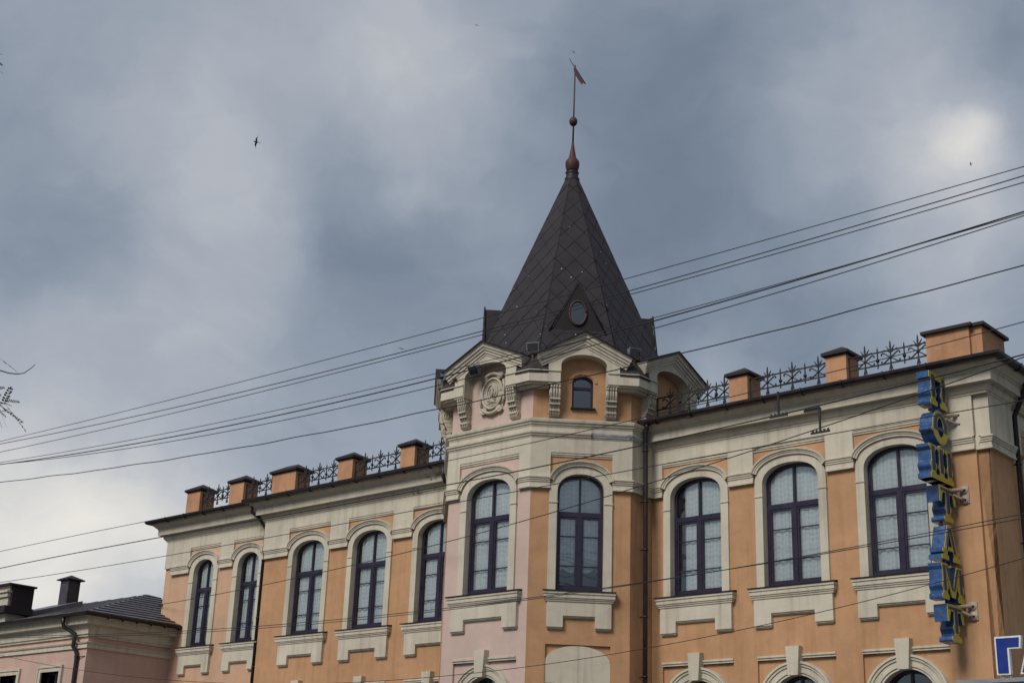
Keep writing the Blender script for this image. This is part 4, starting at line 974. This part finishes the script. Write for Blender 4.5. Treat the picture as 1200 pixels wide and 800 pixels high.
# ================================================================== birds
def bird(p, span, rz, bank, label, pitch=0):
    b = thing('bird', label, 'bird', p, 'birds in flight')
    M = Matrix.Translation(p) @ Matrix.Rotation(R(rz), 4, 'Z') @ Matrix.Rotation(R(bank), 4, 'Y') @ Matrix.Rotation(R(pitch), 4, 'X') @ Matrix.Scale(span, 4)
    body = MB(); prof = [(.004, -.20), (.03, -.12), (.055, 0), (.05, .12), (.04, .17), (.015, .22), (.003, .24)]
    body.lathe([(r, z) for r, z in prof], n=10)
    Mb = M @ Matrix.Rotation(R(-90), 4, 'X')
    bo = obj('body', body, 'bird', b, Mb)
    obj('tail', MB().add([(0, -.17, 0), (-.06, -.33, .0), (-.015, -.27, .0), (.015, -.27, 0), (.06, -.33, 0), (0, -.17, .012)], [(0, 1, 2), (0, 2, 3), (0, 3, 4), (5, 2, 1), (5, 3, 2), (5, 4, 3)]), 'bird', b, M)
    for s_ in (-1, 1):
        w = [(s_*.03, .08), (s_*.22, .12), (s_*.50, -.06), (s_*.30, -.005), (s_*.16, -.03), (s_*.03, -.07)]
        n = len(w); vs = [(x, y, .06*abs(x)+.012) for x, y in w]+[(x, y, .06*abs(x)) for x, y in w]
        obj('wing', MB().add(vs, [tuple(range(n)), tuple(range(2*n-1, n-1, -1))]+[(k, (k+1) % n, n+(k+1) % n, n+k) for k in range(n)]), 'bird', b, M)
def along(d, t): d = Vector(d)-CAM; return tuple(CAM+d.normalized()*t)
bird(along((-43.1, 5.8, 28.7), 48), .44, 150, 55, 'dark swift banking in open sky left of the spire', 20)
bird(along((-41.2, 13.0, 21.3), 80), .46, 60, 10, 'small dark swift flying level beside the left tower gable')
bird(along((-35.3, 10.5, 33.6), 110), .44, 20, 30, 'tiny dark bird high in the sky left of the vane')
bird(along((-32.6, 13.6, 32.8), 100), .34, 70, 20, 'tiny dark bird just above the weathervane')
bird(along((-20.3, 23.9, 28.0), 105), .44, 110, 35, 'tiny dark bird above the wires right of the spire')

# ================================================================== locust tree at the left edge
TP = Vector((-12.4, -23.3, 0))
TR_ = thing('locust_tree', 'locust tree with feathery pinnate leaves reaching in over the street', 'tree', tuple(TP))
obj('trunk', MB().tube([TP+Vector((0, 0, -.2)), TP+Vector((.05, .02, 2)), TP+Vector((-.05, .05, 4.2)), TP+Vector((.05, .0, 6.0)), TP+Vector((.1, .1, 7.4))], .17, 10, taper=.03), 'bark', TR_)
fr_ = []     # leaf anchors (pos, dir)
def limb(pts, r0, r1): obj('limb', MB().tube(pts, r0, 7, taper=r1), 'bark', TR_)
tips = [(-9.30, -21.55, 4.95), (-9.28, -21.50, 4.72), (-9.10, -22.05, 6.85)]
limb([TP+Vector((0, 0, 4.0)), Vector((-11.4, -22.9, 4.75)), Vector((-10.3, -22.3, 5.0)), Vector((-9.7, -21.9, 5.0)), Vector(tips[0])], .05, .008)
limb([Vector((-9.75, -21.95, 4.99)), Vector((-9.6, -21.72, 4.85)), (-9.385, -21.521, 4.657), (-9.272, -21.367, 4.549), (-9.185, -21.259, 4.485), (-9.12, -21.24, 4.453)], .014, .004)
limb([Vector((-9.62, -21.8, 4.97)), (-9.32, -21.57, 4.733), (-9.167, -21.42, 4.706), (-9.058, -21.314, 4.689), (-9.016, -21.269, 4.674), (-8.972, -21.228, 4.669), (-8.934, -21.198, 4.677), (-8.902, -21.181, 4.701), (-8.877, -21.168, 4.722), (-8.863, -21.163, 4.737)], .006, .0022)
limb([TP+Vector((.05, 0, 5.6)), Vector((-11.2, -22.9, 6.5)), Vector((-10.2, -22.6, 6.8)), Vector((-9.5, -22.35, 6.95)), Vector((-9.05, -22.1, 6.9))], .04, .006)
leaf = MB()
def compound(p, d, ln, droop=.3):
    d = Vector(d).normalized(); side = d.cross(Vector((0, 0, 1))); side = side.normalized() if side.length > .05 else Vector((1, 0, 0))
    side = (side+Vector((0, 0, random.uniform(-.6, .6)))).normalized()
    n = 7; prev = Vector(p)
    for k in range(1, n+1):
        t = k/n; q = Vector(p)+d*ln*t+Vector((0, 0, -droop*ln*t*t))
        leaf.add([prev+Vector((0, 0, .0012)), prev-Vector((0, 0, .0012)), q-Vector((0, 0, .0012)), q+Vector((0, 0, .0012))], [(0, 1, 2, 3)])
        dd = (q-prev).normalized()
        for s_ in ((-1, 1) if k < n else (-1, 0, 1)):
            ax = (side*s_+dd*(.45 if s_ else 1)+Vector((0, 0, random.uniform(-.25, .1)))).normalized(); l = max(.018, ln*.20)*(1-.35*abs(t-.5)); w = l*.25
            nn = ax.cross(dd if s_ else side); pw = ax.cross(nn).normalized() if nn.length > 1e-4 else side
            leaf.add([q, q+ax*l*.35+pw*w, q+ax*l*.75+pw*w*.8, q+ax*l, q+ax*l*.75-pw*w*.8, q+ax*l*.35-pw*w], [(0, 1, 2, 3, 4, 5)])
        prev = q
# sprays that reach the frame
SPRAYS = [((-9.064, -21.368, 4.79), (.113, .117, -.092)), ((-9.099, -21.236, 4.45), (.085, -.004, .123)), ((-9.081, -21.24, 4.49), (.095, .058, -.002)), ((-9.078, -21.224, 4.462), (.061, .142, -.14)),
 ((-9.097, -21.229, 4.439), (.098, .102, -.074)), ((-9.115, -21.234, 4.415), (.038, .04, -.091)), ((-9.136, -21.247, 4.403), (.035, .034, -.086)), ((-9.11, -21.262, 4.483), (.071, .062, -.022)), ((-9.121, -21.309, 4.562), (.065, .039, .017)),
 ((-9.135, -21.268, 4.448), (.038, .066, -.053)), ((-9.133, -21.272, 4.459), (.032, .009, .073)), ((-9.126, -21.25, 4.426), (.033, .061, -.003)), ((-8.643, -21.956, 6.807), (.046, .028, -.01)), ((-8.655, -21.94, 6.75), (.044, .032, -.021)),
 ((-8.663, -21.928, 6.711), (.05, .038, -.042)), ((-9.149, -21.28, 4.447), (.027, .045, -.081)), ((-9.121, -21.278, 4.494), (.015, .066, -.049)), ((-9.106, -21.248, 4.461), (.052, .074, -.06))]
for p, d in SPRAYS: compound(p, d, Vector(d).length, .08)
limb([Vector((-9.05, -22.1, 6.9)), Vector((-8.8, -22.02, 6.80)), Vector((-8.65, -21.94, 6.75))], .006, .003)
ends = []
for k in range(22):
    a = k*2.4+random.uniform(-.3, .3); z = random.uniform(3.6, 6.6); l = random.uniform(1.1, 2.1)*(1.15-abs(z-5)*.12)
    e = TP+Vector((math.cos(a)*l, math.sin(a)*l, z+random.uniform(.5, 1.3)))
    mid_ = TP+Vector((math.cos(a)*l*.5, math.sin(a)*l*.5, z+random.uniform(.4, .7)))
    limb([TP+Vector((0, 0, z)), mid_, e], .045, .010); ends += [(mid_, e)]
for k in range(1500):
    m_, e = random.choice(ends); t = random.uniform(0, 1.05)
    p = m_.lerp(e, t)+Vector((random.gauss(0, .26), random.gauss(0, .26), random.gauss(0, .24)))
    compound(p, (random.uniform(-1, 1), random.uniform(-1, 1), random.uniform(-.6, .4)), random.uniform(.18, .30))
tag(obj('crown', leaf, 'leaf', TR_), kind='stuff')
